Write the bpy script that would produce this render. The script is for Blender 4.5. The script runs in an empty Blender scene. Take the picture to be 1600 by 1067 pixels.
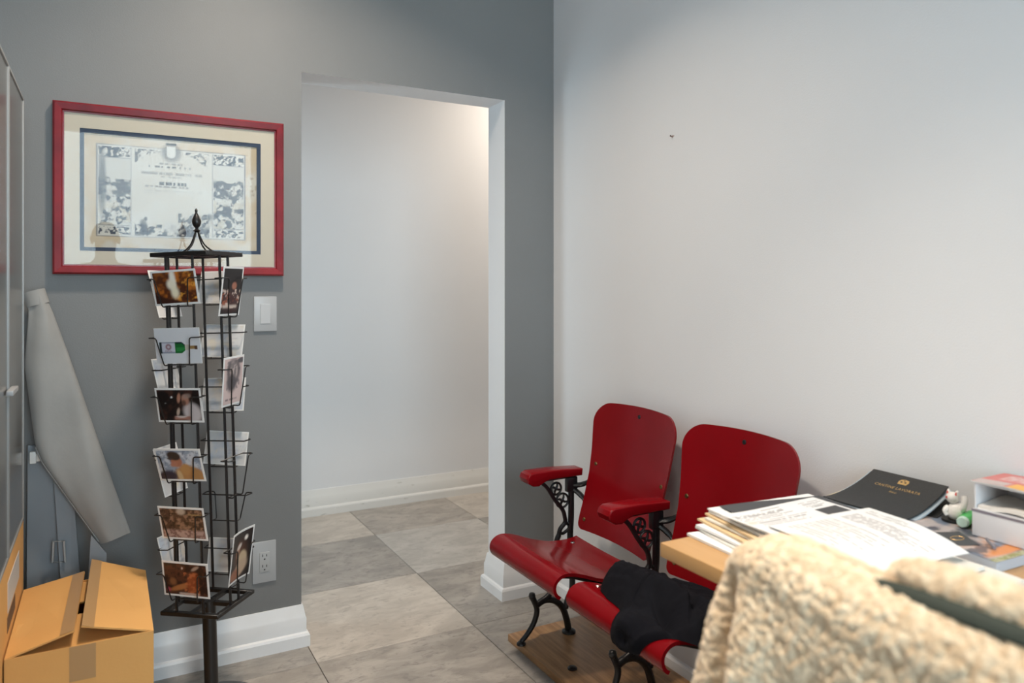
import bpy, bmesh, math, random
import numpy as np
from mathutils import Matrix, Vector
random.seed(7)
scene = bpy.context.scene
C = scene.collection
PI = math.pi

# ------------------------------------------------------------------ camera
YAW = math.radians(28.55)
FPX, HOR = 1160.0, 453.0                     # focal length and horizon row, in pixels of the 1600x1067 frame
CAM = Vector((-1.696, -2.74, 1.29))
cd = bpy.data.cameras.new('camera')
cam = bpy.data.objects.new('camera', cd); C.objects.link(cam)
cam.location = CAM
cam.rotation_euler = (PI/2, 0, -YAW)
cd.sensor_width = 36.0
cd.lens = FPX/1600*36
cd.shift_y = -(533.5-HOR)/1600
cd.clip_start = 0.02
cd.dof.use_dof = True
cd.dof.focus_distance = 2.45
cd.dof.aperture_fstop = 2.6
scene.camera = cam

# ------------------------------------------------------------------ light
w = bpy.data.worlds.new('sky'); scene.world = w; w.use_nodes = True
bg = w.node_tree.nodes['Background']
bg.inputs[0].default_value = (0.74, 0.88, 1.0, 1)
bg.inputs[1].default_value = 10.2
scene.view_settings.view_transform = 'Standard'
scene.view_settings.look = 'None'
scene.view_settings.gamma = 1.0
scene.view_settings.use_curve_mapping = False
scene.view_settings.exposure = 0.0

WX0, WX1, WZ0, WZ1, WY = -2.15, -0.45, 0.45, 2.7, -4.6      # the window behind the camera
pl = bpy.data.lights.new('daylight_portal', 'AREA'); pl.shape = 'RECTANGLE'
pl.size = WX1-WX0; pl.size_y = WZ1-WZ0; pl.cycles.is_portal = True
po = bpy.data.objects.new('daylight_portal', pl); C.objects.link(po)
po.location = ((WX0+WX1)/2, WY-0.02, (WZ0+WZ1)/2); po.rotation_euler = (PI/2, 0, 0)   # shines to +y
HX, HY0, HY1, HZ0, HZ1 = -2.80, 0.50, 1.25, 0.50, 1.70             # unseen window, added to brighten the hallway
pl2 = bpy.data.lights.new('hallway_portal', 'AREA'); pl2.shape = 'RECTANGLE'
pl2.size = HZ1-HZ0; pl2.size_y = HY1-HY0; pl2.cycles.is_portal = True
po2 = bpy.data.objects.new('hallway_portal', pl2); C.objects.link(po2)
po2.location = (HX-.02, (HY0+HY1)/2, (HZ0+HZ1)/2); po2.rotation_euler = (0, -PI/2, 0)   # shines to +x

WARM = (1.0, 0.85, 0.70)
SPREAD = (125, 80, 180)
CEIL, HCEIL = 2.9, 2.85
DOWNLIGHTS = [(-1.24, -0.78, CEIL, 20.5, 0.09), (-0.98, -1.95, CEIL, 8.5, 0.10), (0.95, 1.02, HCEIL, 22, 0.06)]

# ------------------------------------------------------------------ materials
MATS = {}
def mat(name, col, rough=0.5, metal=0.0, col2=None, scale=8.0, bump=0.0, bscale=60.0, spec=0.5, coat=0.0, detail=4.0, stretch=None, sheen=0.0, lo=0.35, hi=0.65, rnd=False):
    if name in MATS: return MATS[name]
    m = bpy.data.materials.new(name); m.use_nodes = True
    nt = m.node_tree; N = nt.nodes; L = nt.links
    b = N['Principled BSDF']
    b.inputs['Base Color'].default_value = (*col, 1)
    b.inputs['Roughness'].default_value = rough
    b.inputs['Metallic'].default_value = metal
    b.inputs['Specular IOR Level'].default_value = spec
    b.inputs['Coat Weight'].default_value = coat
    b.inputs['Coat Roughness'].default_value = 0.12
    if sheen: b.inputs['Sheen Weight'].default_value = sheen
    tc = N.new('ShaderNodeTexCoord')
    vec = tc.outputs['Object']
    if stretch:
        mp = N.new('ShaderNodeMapping'); mp.inputs['Scale'].default_value = stretch
        L.new(vec, mp.inputs[0]); vec = mp.outputs[0]
    if col2:
        n = N.new('ShaderNodeTexNoise'); n.inputs['Scale'].default_value = scale; n.inputs['Detail'].default_value = detail
        if rnd:
            n.noise_dimensions = '4D'
            oi = N.new('ShaderNodeObjectInfo'); mu = N.new('ShaderNodeMath'); mu.operation = 'MULTIPLY'; mu.inputs[1].default_value = 40
            L.new(oi.outputs['Random'], mu.inputs[0]); L.new(mu.outputs[0], n.inputs['W'])
        L.new(vec, n.inputs['Vector'])
        r = N.new('ShaderNodeValToRGB')
        r.color_ramp.elements[0].position = lo; r.color_ramp.elements[0].color = (*col, 1)
        r.color_ramp.elements[1].position = hi; r.color_ramp.elements[1].color = (*col2, 1)
        L.new(n.outputs['Fac'], r.inputs[0]); L.new(r.outputs[0], b.inputs['Base Color'])
    if bump:
        n2 = N.new('ShaderNodeTexNoise'); n2.inputs['Scale'].default_value = bscale; n2.inputs['Detail'].default_value = 3
        L.new(vec, n2.inputs['Vector'])
        bp = N.new('ShaderNodeBump'); bp.inputs['Strength'].default_value = bump; bp.inputs['Distance'].default_value = 0.004
        L.new(n2.outputs['Fac'], bp.inputs['Height']); L.new(bp.outputs[0], b.inputs['Normal'])
    MATS[name] = m
    return m

def print_mat(name, rough=0.35):
    if name in MATS: return MATS[name]
    m = bpy.data.materials.new(name); m.use_nodes = True
    nt = m.node_tree; b = nt.nodes['Principled BSDF']
    a = nt.nodes.new('ShaderNodeVertexColor'); a.layer_name = 'Col'
    nt.links.new(a.outputs['Color'], b.inputs['Base Color'])
    b.inputs['Roughness'].default_value = rough
    MATS[name] = m
    return m

def tile_mat(name, a, b_, c):
    m = bpy.data.materials.new(name); m.use_nodes = True
    nt = m.node_tree; N = nt.nodes; L = nt.links; b = N['Principled BSDF']
    tc = N.new('ShaderNodeTexCoord'); oi = N.new('ShaderNodeObjectInfo')
    mu = N.new('ShaderNodeMath'); mu.operation = 'MULTIPLY'; mu.inputs[1].default_value = 31.0
    L.new(oi.outputs['Random'], mu.inputs[0])
    mp = N.new('ShaderNodeMapping'); mp.inputs['Scale'].default_value = (1.0, 1.9, 1.0); mp.inputs['Rotation'].default_value = (0, 0, 0.25)
    L.new(tc.outputs['Object'], mp.inputs[0])
    def noise(scale, detail, dist=0.0):
        n = N.new('ShaderNodeTexNoise'); n.noise_dimensions = '4D'
        n.inputs['Scale'].default_value = scale; n.inputs['Detail'].default_value = detail; n.inputs['Distortion'].default_value = dist
        n.inputs['Roughness'].default_value = 0.62
        L.new(mp.outputs[0], n.inputs['Vector']); L.new(mu.outputs[0], n.inputs['W'])
        return n
    n1 = noise(5.0, 12, 0.9); n2 = noise(17.0, 12, 1.2)
    r1 = N.new('ShaderNodeValToRGB'); e = r1.color_ramp.elements
    e[0].position = .40; e[0].color = (*a, 1); e[1].position = .60; e[1].color = (*b_, 1)
    L.new(n1.outputs['Fac'], r1.inputs[0])
    r2 = N.new('ShaderNodeValToRGB'); e = r2.color_ramp.elements
    e[0].position = .53; e[0].color = (0, 0, 0, 1); e[1].position = .68; e[1].color = (1, 1, 1, 1)
    L.new(n2.outputs['Fac'], r2.inputs[0])
    mx = N.new('ShaderNodeMix'); mx.data_type = 'RGBA'
    sc = N.new('ShaderNodeMath'); sc.operation = 'MULTIPLY'; sc.inputs[1].default_value = 0.75
    L.new(r2.outputs[0], sc.inputs[0]); L.new(sc.outputs[0], mx.inputs[0])
    L.new(r1.outputs[0], mx.inputs[6]); mx.inputs[7].default_value = (*c, 1)
    L.new(mx.outputs[2], b.inputs['Base Color'])
    b.inputs['Roughness'].default_value = 0.42; b.inputs['Specular IOR Level'].default_value = 0.4
    bp = N.new('ShaderNodeBump'); bp.inputs['Strength'].default_value = 0.12; bp.inputs['Distance'].default_value = 0.003
    L.new(n2.outputs['Fac'], bp.inputs['Height']); L.new(bp.outputs[0], b.inputs['Normal'])
    return m

GREY = mat('grey_wall_paint', (0.180, 0.184, 0.184), 0.50, bump=0.10, bscale=220, col2=(0.188, 0.192, 0.192), scale=3)
WHITE = mat('white_wall_paint', (0.74, 0.745, 0.755), 0.55, bump=0.10, bscale=220, col2=(0.755, 0.76, 0.77), scale=2)
CEILM = mat('ceiling_paint', (0.78, 0.78, 0.77), 0.7)
TRIM = mat('white_trim_paint', (0.80, 0.81, 0.82), 0.32, col2=(0.76, 0.76, 0.75), scale=7, lo=.5, hi=.8)
TRIM_WORN = mat('worn_trim_paint', (0.72, 0.71, 0.68), 0.4, col2=(0.40, 0.38, 0.33), scale=14, lo=.66, hi=.80, stretch=(1, 1, 3))
GROUT = mat('grout', (0.17, 0.16, 0.15), 0.8)
TILE_L = tile_mat('pale_stone_tile', (0.41, 0.37, 0.325), (0.52, 0.475, 0.42), (0.30, 0.27, 0.24))
TILE_D = tile_mat('dark_stone_tile', (0.245, 0.23, 0.21), (0.355, 0.33, 0.30), (0.16, 0.152, 0.142))
TILE_M = tile_mat('mottled_stone_tile', (0.29, 0.265, 0.235), (0.41, 0.375, 0.335), (0.19, 0.175, 0.16))
TILE_M2 = tile_mat('cool_pale_stone_tile', (0.36, 0.345, 0.32), (0.46, 0.44, 0.41), (0.28, 0.265, 0.245))
RED = mat('red_gloss_paint', (0.185, 0.0025, 0.005), 0.20, col2=(0.215, 0.0035, 0.007), scale=5, coat=0.0, spec=0.17, bump=0.04, bscale=30)
RED_EDGE = mat('worn_red_edge', (0.20, 0.010, 0.010), 0.4, col2=(0.30, 0.12, 0.05), scale=40, lo=.55, hi=.75)
IRON = mat('black_cast_iron', (0.009, 0.009, 0.010), 0.36, bump=0.25, bscale=90)
BLACKM = mat('black_rack_wire', (0.010, 0.009, 0.009), 0.33, spec=0.5)
BRASS = mat('aged_brass', (0.20, 0.14, 0.06), 0.4, metal=0.9)
STEEL = mat('bright_steel', (0.7, 0.7, 0.7), 0.2, metal=1.0)
ALU = mat('brushed_aluminium', (0.36, 0.37, 0.37), 0.5, metal=0.5)
OAK = mat('oak_plank', (0.27, 0.14, 0.058), 0.38, col2=(0.44, 0.25, 0.115), scale=5, detail=8, stretch=(14, 1.2, 6))
DESKW = mat('desk_beech', (0.50, 0.285, 0.115), 0.38, col2=(0.56, 0.335, 0.145), scale=4, detail=8, stretch=(12, 1, 8))
CARD = mat('cardboard', (0.63, 0.335, 0.105), 0.75, col2=(0.69, 0.38, 0.125), scale=3, bump=0.06, bscale=120)
CARD_IN = mat('cardboard_dark_inside', (0.42, 0.25, 0.12), 0.8)
TAPE = mat('brown_packing_tape', (0.40, 0.235, 0.10), 0.28)
PAPER = mat('white_paper', (0.82, 0.82, 0.81), 0.6)
PAPER_W = mat('off_white_paper', (0.76, 0.74, 0.68), 0.6)
CREAM = mat('cream_card', (0.74, 0.63, 0.42), 0.6)
MANILA = mat('manila_folder', (0.70, 0.52, 0.30), 0.6)
GREYCARD = mat('pale_blue_card', (0.36, 0.44, 0.50), 0.5)
BLACKCARD = mat('black_leatherette', (0.018, 0.019, 0.020), 0.42, bump=0.3, bscale=400)
BLACKSHEET = mat('charcoal_sheet', (0.05, 0.053, 0.058), 0.5)
GOLD = mat('gold_foil', (0.62, 0.40, 0.16), 0.35, metal=0.6)
NAVY = mat('navy_mat_board', (0.030, 0.050, 0.095), 0.6)
MATB = mat('cream_mat_board', (0.70, 0.615, 0.50), 0.7)
FRAMER = mat('red_stained_frame', (0.15, 0.004, 0.010), 0.30, col2=(0.23, 0.008, 0.016), scale=10, detail=6, coat=0.3, stretch=(1, 1, 1))
VINYL = mat('grey_vinyl', (0.26, 0.262, 0.255), 0.55, col2=(0.30, 0.30, 0.29), scale=6, bump=0.1, bscale=60)
SLATM = mat('blue_grey_plastic', (0.20, 0.225, 0.25), 0.45, col2=(0.23, 0.25, 0.27), scale=5)
BOARDF = mat('grey_glossy_board', (0.115, 0.115, 0.110), 0.18, col2=(0.125, 0.125, 0.12), scale=2)
NAVYCLOTH = mat('black_navy_knit', (0.0075, 0.0078, 0.0112), 0.95, bump=0.35, bscale=700, spec=0.12, col2=(0.0095, 0.0100, 0.0138), scale=9)
SHERPA = mat('cream_sherpa_fleece', (0.62, 0.455, 0.285), 0.95, col2=(0.80, 0.66, 0.47), scale=70, detail=3, bump=0.5, bscale=350, sheen=0.3)
GREENL = mat('dark_green_lining', (0.025, 0.035, 0.026), 0.8)
PLATE = mat('ivory_switch_plate', (0.40, 0.41, 0.42), 0.32)
SLOT = mat('dark_slot', (0.02, 0.02, 0.02), 0.6)
PORC = mat('white_porcelain', (0.84, 0.83, 0.80), 0.18)
PINK = mat('red_ceramic_paint', (0.65, 0.09, 0.07), 0.3)
GREENP = mat('green_plastic', (0.06, 0.50, 0.11), 0.35)
PALEG = mat('pale_green_plastic', (0.55, 0.75, 0.66), 0.35)
BOXW = mat('white_carton', (0.70, 0.70, 0.72), 0.5)
PRINT = print_mat('printed_matter', 0.32)
PRINT_M = print_mat('printed_paper', 0.6)
DIFF = bpy.data.materials.new('lamp_lens'); DIFF.use_nodes = True
_b = DIFF.node_tree.nodes['Principled BSDF']; _b.inputs['Emission Color'].default_value = (*WARM, 1); _b.inputs['Emission Strength'].default_value = 6
def glass_mat(name, tint=(1, 1, 1), ior=1.5, rough=0.0, boost=1.0):
    m = bpy.data.materials.new(name); m.use_nodes = True
    nt = m.node_tree; N = nt.nodes; L = nt.links; N.remove(N['Principled BSDF'])
    t = N.new('ShaderNodeBsdfTransparent'); t.inputs[0].default_value = (*tint, 1)
    g = N.new('ShaderNodeBsdfGlossy'); g.inputs['Roughness'].default_value = rough
    f = N.new('ShaderNodeFresnel'); f.inputs['IOR'].default_value = ior
    mu = N.new('ShaderNodeMath'); mu.operation = 'MULTIPLY'; mu.inputs[1].default_value = boost
    L.new(f.outputs[0], mu.inputs[0])
    mx = N.new('ShaderNodeMixShader'); L.new(mu.outputs[0], mx.inputs[0]); L.new(t.outputs[0], mx.inputs[1]); L.new(g.outputs[0], mx.inputs[2])
    L.new(mx.outputs[0], N['Material Output'].inputs[0])
    return m
GLASS = glass_mat('picture_glass', (0.97, 0.98, 0.98), 1.5, 0.0, 0.42)
WGLASS = glass_mat('window_glass', (0.96, 0.98, 0.97), 1.45)

# ------------------------------------------------------------------ helpers
def link(o, parent=None):
    C.objects.link(o)
    if parent is not None: o.parent = parent
    return o
def tag(o, label=None, cat=None, group=None, kind=None):
    if label: o['label'] = label
    if cat: o['category'] = cat
    if group: o['group'] = group
    if kind: o['kind'] = kind
    return o
def empty(name, loc, label, cat, group=None):
    o = bpy.data.objects.new(name, None); C.objects.link(o); o.location = loc; o.empty_display_size = 0.05
    return tag(o, label, cat, group)
def smooth_sharp(me, ang=40):
    me.polygons.foreach_set('use_smooth', [True]*len(me.polygons))
    me.set_sharp_from_angle(angle=math.radians(ang))
def mesh(name, V, F, m, parent=None, smooth=True, ang=40, off=None, mi=None):
    """one mesh object; off = world position of the parent, subtracted so that world coordinates may be given"""
    if off is not None: V = [(v[0]-off[0], v[1]-off[1], v[2]-off[2]) for v in V]
    me = bpy.data.meshes.new(name); me.from_pydata([tuple(v) for v in V], [], F)
    ms = m if isinstance(m, (list, tuple)) else [m]
    for x in ms: me.materials.append(x)
    if mi: me.polygons.foreach_set('material_index', mi)
    bm = bmesh.new(); bm.from_mesh(me); bmesh.ops.recalc_face_normals(bm, faces=bm.faces); bm.to_mesh(me); bm.free()
    if smooth: smooth_sharp(me, ang)
    o = bpy.data.objects.new(name, me)
    return link(o, parent)
class MB:
    """collects shapes for one mesh"""
    def __init__(s): s.V = []; s.F = []; s.M = []
    def add(s, V, F, mi=0):
        k = len(s.V); s.V += [tuple(v) for v in V]; s.F += [tuple(i+k for i in f) for f in F]; s.M += [mi]*len(F); return s
    def box(s, x0, x1, y0, y1, z0, z1, bev=0.0, mi=0, seg=2):
        bm = bmesh.new(); bmesh.ops.create_cube(bm, size=1)
        for v in bm.verts:
            v.co = ((x0+x1)/2+v.co.x*(x1-x0), (y0+y1)/2+v.co.y*(y1-y0), (z0+z1)/2+v.co.z*(z1-z0))
        if bev: bmesh.ops.bevel(bm, geom=list(bm.edges), offset=bev, segments=seg, affect='EDGES', profile=0.6)
        bm.verts.index_update()
        s.add([v.co[:] for v in bm.verts], [[v.index for v in f.verts] for f in bm.faces], mi); bm.free(); return s
    def tube(s, P, r, seg=8, closed=False, mi=0, flat=1.0, up=None):
        P = [Vector(p) for p in P]; n = len(P)
        R = r if isinstance(r, (list, tuple)) else [r]*n
        T = []
        for i in range(n):
            a = P[(i-1) % n] if (closed or i > 0) else P[i]; b = P[(i+1) % n] if (closed or i < n-1) else P[i]
            T.append((b-a).normalized())
        u = Vector(up) if up else (Vector((0, 0, 1)) if abs(T[0].z) < .9 else Vector((1, 0, 0)))
        V = []; F = []
        for i in range(n):
            if up: u = Vector(up)
            u = (u-T[i]*u.dot(T[i])); u.normalize(); w_ = T[i].cross(u)
            for k in range(seg):
                a = 2*PI*k/seg; V.append(P[i]+u*(math.cos(a)*R[i]*flat)+w_*(math.sin(a)*R[i]))
        m_ = n if closed else n-1
        for i in range(m_):
            for k in range(seg):
                a = i*seg+k; b = i*seg+(k+1) % seg; c = ((i+1) % n)*seg+(k+1) % seg; d = ((i+1) % n)*seg+k
                F.append((a, b, c, d))
        if not closed:
            F.append(tuple(range(seg))[::-1]); F.append(tuple((n-1)*seg+k for k in range(seg)))
        return s.add(V, F, mi)
    def lathe(s, prof, c, seg=24, mi=0):
        V = []; F = []
        for r, z in prof:
            for k in range(seg):
                a = 2*PI*k/seg; V.append((c[0]+r*math.cos(a), c[1]+r*math.sin(a), c[2]+z))
        for i in range(len(prof)-1):
            for k in range(seg):
                F.append((i*seg+k, i*seg+(k+1) % seg, (i+1)*seg+(k+1) % seg, (i+1)*seg+k))
        F.append(tuple(range(seg))[::-1]); F.append(tuple((len(prof)-1)*seg+k for k in range(seg)))
        return s.add(V, F, mi)
    def prism(s, poly, axis, a, b, mi=0):
        """poly in the plane across axis; 'y': (x,z), 'x': (y,z), 'z': (x,y)"""
        def P(p, t): return {'y': (p[0], t, p[1]), 'x': (t, p[0], p[1]), 'z': (p[0], p[1], t)}[axis]
        n = len(poly); V = [P(p, a) for p in poly]+[P(p, b) for p in poly]
        F = [tuple(range(n)), tuple(range(2*n-1, n-1, -1))]+[(i, (i+1) % n, n+(i+1) % n, n+i) for i in range(n)]
        return s.add(V, F, mi)
    def grid(s, f, nu, nv, mi=0, closed_u=False):
        V = [f(i/(nu-1) if not closed_u else i/nu, j/(nv-1)) for j in range(nv) for i in range(nu)]
        F = [(j*nu+i, j*nu+(i+1) % nu, (j+1)*nu+(i+1) % nu, (j+1)*nu+i) for j in range(nv-1) for i in range(nu if closed_u else nu-1)]
        return s.add(V, F, mi)
    def slab(s, f, nf, t, nu, nv, mi=0):
        """a curved sheet f(u,v) with normal nf(u,v) and thickness t, closed"""
        top = [Vector(f(i/(nu-1), j/(nv-1))) for j in range(nv) for i in range(nu)]
        bot = [top[j*nu+i]-Vector(nf(i/(nu-1), j/(nv-1)))*t for j in range(nv) for i in range(nu)]
        n = nu*nv; V = top+bot; F = []
        for j in range(nv-1):
            for i in range(nu-1):
                a, b, c, d = j*nu+i, j*nu+i+1, (j+1)*nu+i+1, (j+1)*nu+i
                F.append((a, b, c, d)); F.append((n+d, n+c, n+b, n+a))
        rim = [i for i in range(nu)]+[j*nu+nu-1 for j in range(1, nv)]+[(nv-1)*nu+i for i in range(nu-2, -1, -1)]+[j*nu for j in range(nv-2, 0, -1)]
        for k in range(len(rim)):
            a, b = rim[k], rim[(k+1) % len(rim)]; F.append((b, a, n+a, n+b))
        return s.add(V, F, mi)
    def obj(s, name, m, parent=None, smooth=True, ang=40, off=None):
        return mesh(name, s.V, s.F, m, parent, smooth, ang, off, s.M)
def spline(P, n=6):
    """Catmull-Rom through points"""
    P = [Vector(p) for p in P]; out = []
    for i in range(len(P)-1):
        a = P[max(i-1, 0)]; b = P[i]; c = P[i+1]; d = P[min(i+2, len(P)-1)]
        for k in range(n):
            t = k/n
            out.append(0.5*((2*b)+(c-a)*t+(2*a-5*b+4*c-d)*t*t+(3*b-a-3*c+d)*t**3))
    out.append(P[-1]); return out
def interp(prof, n):
    """resample a 2d polyline smoothly to n points, even in arc length"""
    S = spline([(p[0], p[1], 0) for p in prof], 12); L_ = [0]
    for i in range(1, len(S)): L_.append(L_[-1]+(S[i]-S[i-1]).length)
    out = []
    for k in range(n):
        t = L_[-1]*k/(n-1); i = max(j for j in range(len(L_)) if L_[j] <= t+1e-9); i = min(i, len(S)-2)
        f = (t-L_[i])/max(L_[i+1]-L_[i], 1e-9); p = S[i].lerp(S[i+1], f); out.append((p.x, p.y))
    return out

def vnoise(x, y, seed=0):
    rs = np.random.RandomState(seed); G = rs.rand(64, 64)
    xi = np.floor(x).astype(int); yi = np.floor(y).astype(int); fx = x-xi; fy = y-yi
    fx = fx*fx*(3-2*fx); fy = fy*fy*(3-2*fy)
    g = lambda a, b: G[a % 64, b % 64]
    return (g(xi, yi)*(1-fx)+g(xi+1, yi)*fx)*(1-fy)+(g(xi, yi+1)*(1-fx)+g(xi+1, yi+1)*fx)*fy
def fbm(x, y, seed=0, o=4):
    t = 0; a = .5; s = 0
    for k in range(o): t = t+a*vnoise(x*2**k, y*2**k, seed+k); s += a; a *= .55
    return t/s
def ss(a, b, x):
    t = np.clip((x-a)/(b-a), 0, 1); return t*t*(3-2*t)
class Pic:
    """a small drawing over u (0..1 rightwards) and v (0..1 upwards), colours linear"""
    def __init__(s, nx, ny, asp, base):
        s.u, s.v = np.meshgrid(np.linspace(0, 1, nx), np.linspace(0, 1, ny)); s.asp = asp
        s.c = np.ones((ny, nx, 3))*np.array(base); s.nx, s.ny = nx, ny
    def mix(s, m, col):
        m = np.clip(m, 0, 1)[..., None]; s.c = s.c*(1-m)+np.array(col)*m; return s
    def ell(s, cx, cy, rx, ry, col, a=0, soft=.25, amt=1.0):
        dx = (s.u-cx)*s.asp; dy = s.v-cy; ca, sa = math.cos(a), math.sin(a)
        X = (dx*ca+dy*sa)/(rx*s.asp); Y = (-dx*sa+dy*ca)/ry
        return s.mix((1-ss(1-soft, 1+soft, np.hypot(X, Y)))*amt, col)
    def rect(s, x0, x1, y0, y1, col, soft=.004, amt=1.0):
        m = ss(x0-soft, x0+soft, s.u)*(1-ss(x1-soft, x1+soft, s.u))*ss(y0-soft, y0+soft, s.v)*(1-ss(y1-soft, y1+soft, s.v))
        return s.mix(m*amt, col)
    def noise(s, sc, col, seed=0, lo=.5, hi=.7, amt=1.0, mask=None, sy=1.0):
        n = fbm(s.u*sc*s.asp, s.v*sc*sy, seed); m = ss(lo, hi, n)*amt
        return s.mix(m if mask is None else m*mask, col)
    def lines(s, x0, x1, y0, y1, n, col, amt=.6, seed=1, duty=.45, wsc=60, vert=False):
        """rows of broken print, too small to read"""
        a, b = (s.v, s.u) if vert else (s.u, s.v)
        k = (b-y0)/(y1-y0)*n; row = np.floor(k); fr = k-row
        rs = np.random.RandomState(seed); ends = rs.rand(200)*.35
        e = ends[np.clip(row, 0, 199).astype(int)]
        inside = (a > x0)*(a < x1-(x1-x0)*e)*(b > y0)*(b < y1)*(fr > .5-duty/2)*(fr < .5+duty/2)
        return s.mix(inside*(vnoise(a*wsc, row*7.3, seed) > .3)*amt, col)
    def put(s, name, f, parent=None, m=None, off=None):
        V = []; o = off or (0, 0, 0)
        for j in range(s.ny):
            for i in range(s.nx):
                p = f(s.u[j, i], s.v[j, i]); V.append((p[0]-o[0], p[1]-o[1], p[2]-o[2]))
        nx = s.nx
        F = [(j*nx+i, j*nx+i+1, (j+1)*nx+i+1, (j+1)*nx+i) for j in range(s.ny-1) for i in range(nx-1)]
        me = bpy.data.meshes.new(name); me.from_pydata(V, [], F); me.materials.append(m or PRINT)
        at = me.color_attributes.new('Col', 'FLOAT_COLOR', 'POINT')
        at.data.foreach_set('color', np.concatenate([s.c, np.ones((s.ny, s.nx, 1))], 2).astype(np.float32).ravel())
        ob = bpy.data.objects.new(name, me); return link(ob, parent)

# ------------------------------------------------------------------ the room
XL, YF, XH, YH, TW = -2.75, WY, 2.4, 1.535, 0.15
DX0, DX1, DZ = -1.078, -0.24, 2.083           # door opening in the grey wall
fl = MB().box(XL-.15, XH, YF-.15, YH+.15, -0.12, -0.010).obj('floor', GROUT, smooth=False)
tag(fl, 'grey stone-look tiled floor of the room and hallway', kind='structure')
TS = 0.6; gap = 0.0012
tm = {}
for m, nm in ((TILE_L, 'l'), (TILE_D, 'd'), (TILE_M, 'm'), (TILE_M2, 'm2')):
    t_ = MB().box(-TS/2+gap, TS/2-gap, -TS/2+gap, TS/2-gap, -0.0101, 0.0, 0.0012, seg=1)
    me = bpy.data.meshes.new('tile'); me.from_pydata(t_.V, [], t_.F); me.materials.append(m); tm[nm] = me
for i in range(-3, 6):
    for j in range(-8, 3):
        cx = -1.06+TS*(i+.5); cy = -0.16+TS*(j+.5)
        if cx-TS/2 > XH or cx+TS/2 < XL: continue
        if cx > TS/2+.02 and cy < -.1: continue
        o = bpy.data.objects.new('tile', tm[{(1, -1): 'd', (0, -1): 'm', (-1, -1): 'm', (1, 2): 'm', (1, 1): 'm2'}.get((i, j), 'l' if (i+j) % 2 == 0 else 'd')]); o.location = (cx, cy, 0); link(o, fl)

wb = MB()
def wbox(x0, x1, y0, y1, z0, z1, mi_front):
    k = len(wb.F); wb.box(x0, x1, y0, y1, z0, z1)
    for q in range(k, len(wb.F)):
        f = wb.F[q]; ys = [wb.V[i][1] for i in f]
        wb.M[q] = 0 if max(ys) < y0+1e-6 and mi_front == 0 else 1
wbox(XL-.15, DX0, 0, TW, 0, CEIL, 0); wbox(DX1, 0.0, 0, TW, 0, CEIL, 0); wbox(DX0, DX1, 0, TW, DZ, CEIL, 0); wbox(0.0, XH, 0, TW, 0, CEIL, 1)
tag(wb.obj('wall_back', [GREY, WHITE], smooth=False), 'grey painted wall with a white-lined doorway opening', kind='structure')
tag(MB().box(0, 0.15, YF, 0, 0, CEIL).obj('wall_right', WHITE, smooth=False), 'plain white painted wall behind the red seats', kind='structure')
tag(MB().box(XL-.15, XL, YF, 0, 0, CEIL).obj('wall_left', WHITE, smooth=False), 'white side wall behind the grey boards', kind='structure')
wf = MB().box(XL-.15, WX0, YF-.15, YF, 0, CEIL).box(WX1, .15, YF-.15, YF, 0, CEIL).box(WX0, WX1, YF-.15, YF, 0, WZ0).box(WX0, WX1, YF-.15, YF, WZ1, CEIL)
tag(wf.obj('wall_front', WHITE, smooth=False), 'white wall with a large window', kind='structure')
tag(MB().box(XL-.15, .15, YF-.15, 0, CEIL, CEIL+.1).obj('ceiling', CEILM, smooth=False), 'white room ceiling', kind='structure')
tag(MB().box(XL-.15, XH, YH, YH+.12, 0, HCEIL).obj('wall_hallway', WHITE, smooth=False), 'white hallway wall seen through the doorway', kind='structure')
he = MB().box(XH, XH+.1, 0, YH+.12, 0, HCEIL); tag(he.obj('wall_hallway_end', WHITE, smooth=False), 'white end wall of the hallway', kind='structure')
he = MB().box(XL-.15, XL-.05, TW, HY0, 0, HCEIL).box(XL-.15, XL-.05, HY1, YH, 0, HCEIL).box(XL-.15, XL-.05, HY0, HY1, 0, HZ0).box(XL-.15, XL-.05, HY0, HY1, HZ1, HCEIL); tag(he.obj('wall_hallway_start', WHITE, smooth=False), 'white far end of the hallway', kind='structure')
tag(MB().box(XL-.15, XH, TW, YH+.12, HCEIL, HCEIL+.1).obj('ceiling_hallway', CEILM, smooth=False), 'white hallway ceiling', kind='structure')
# window behind the camera
wo = MB()
for a, b, c, d in ((WX0, WX0+.05, WZ0, WZ1), (WX1-.05, WX1, WZ0, WZ1), (WX0+.05, WX1-.05, WZ0, WZ0+.05), (WX0+.05, WX1-.05, WZ1-.05, WZ1)):
    wo.box(a, b, WY-.11, WY-.05, c, d, .004)
wo = tag(wo.obj('window_1', TRIM), 'large white-framed window', kind='structure')
MB().box(WX0+.05, WX1-.05, WY-.083, WY-.077, WZ0+.05, WZ1-.05).obj('pane', WGLASS, wo, smooth=False)

w2 = MB()  # added opening out of view, lets cool daylight onto the hallway walls
for a, b, c, d in ((HY0, HY0+.05, HZ0, HZ1), (HY1-.05, HY1, HZ0, HZ1), (HY0+.05, HY1-.05, HZ0, HZ0+.05), (HY0+.05, HY1-.05, HZ1-.05, HZ1)):
    w2.box(HX-.06, HX-.01, a, b, c, d, .004)
w2 = tag(w2.obj('added_hall_window', TRIM), 'unseen white-framed window added to light the hallway', kind='structure')
MB().box(HX-.038, HX-.032, HY0+.05, HY1-.05, HZ0+.05, HZ1-.05).obj('pane', WGLASS, w2, smooth=False)

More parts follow.
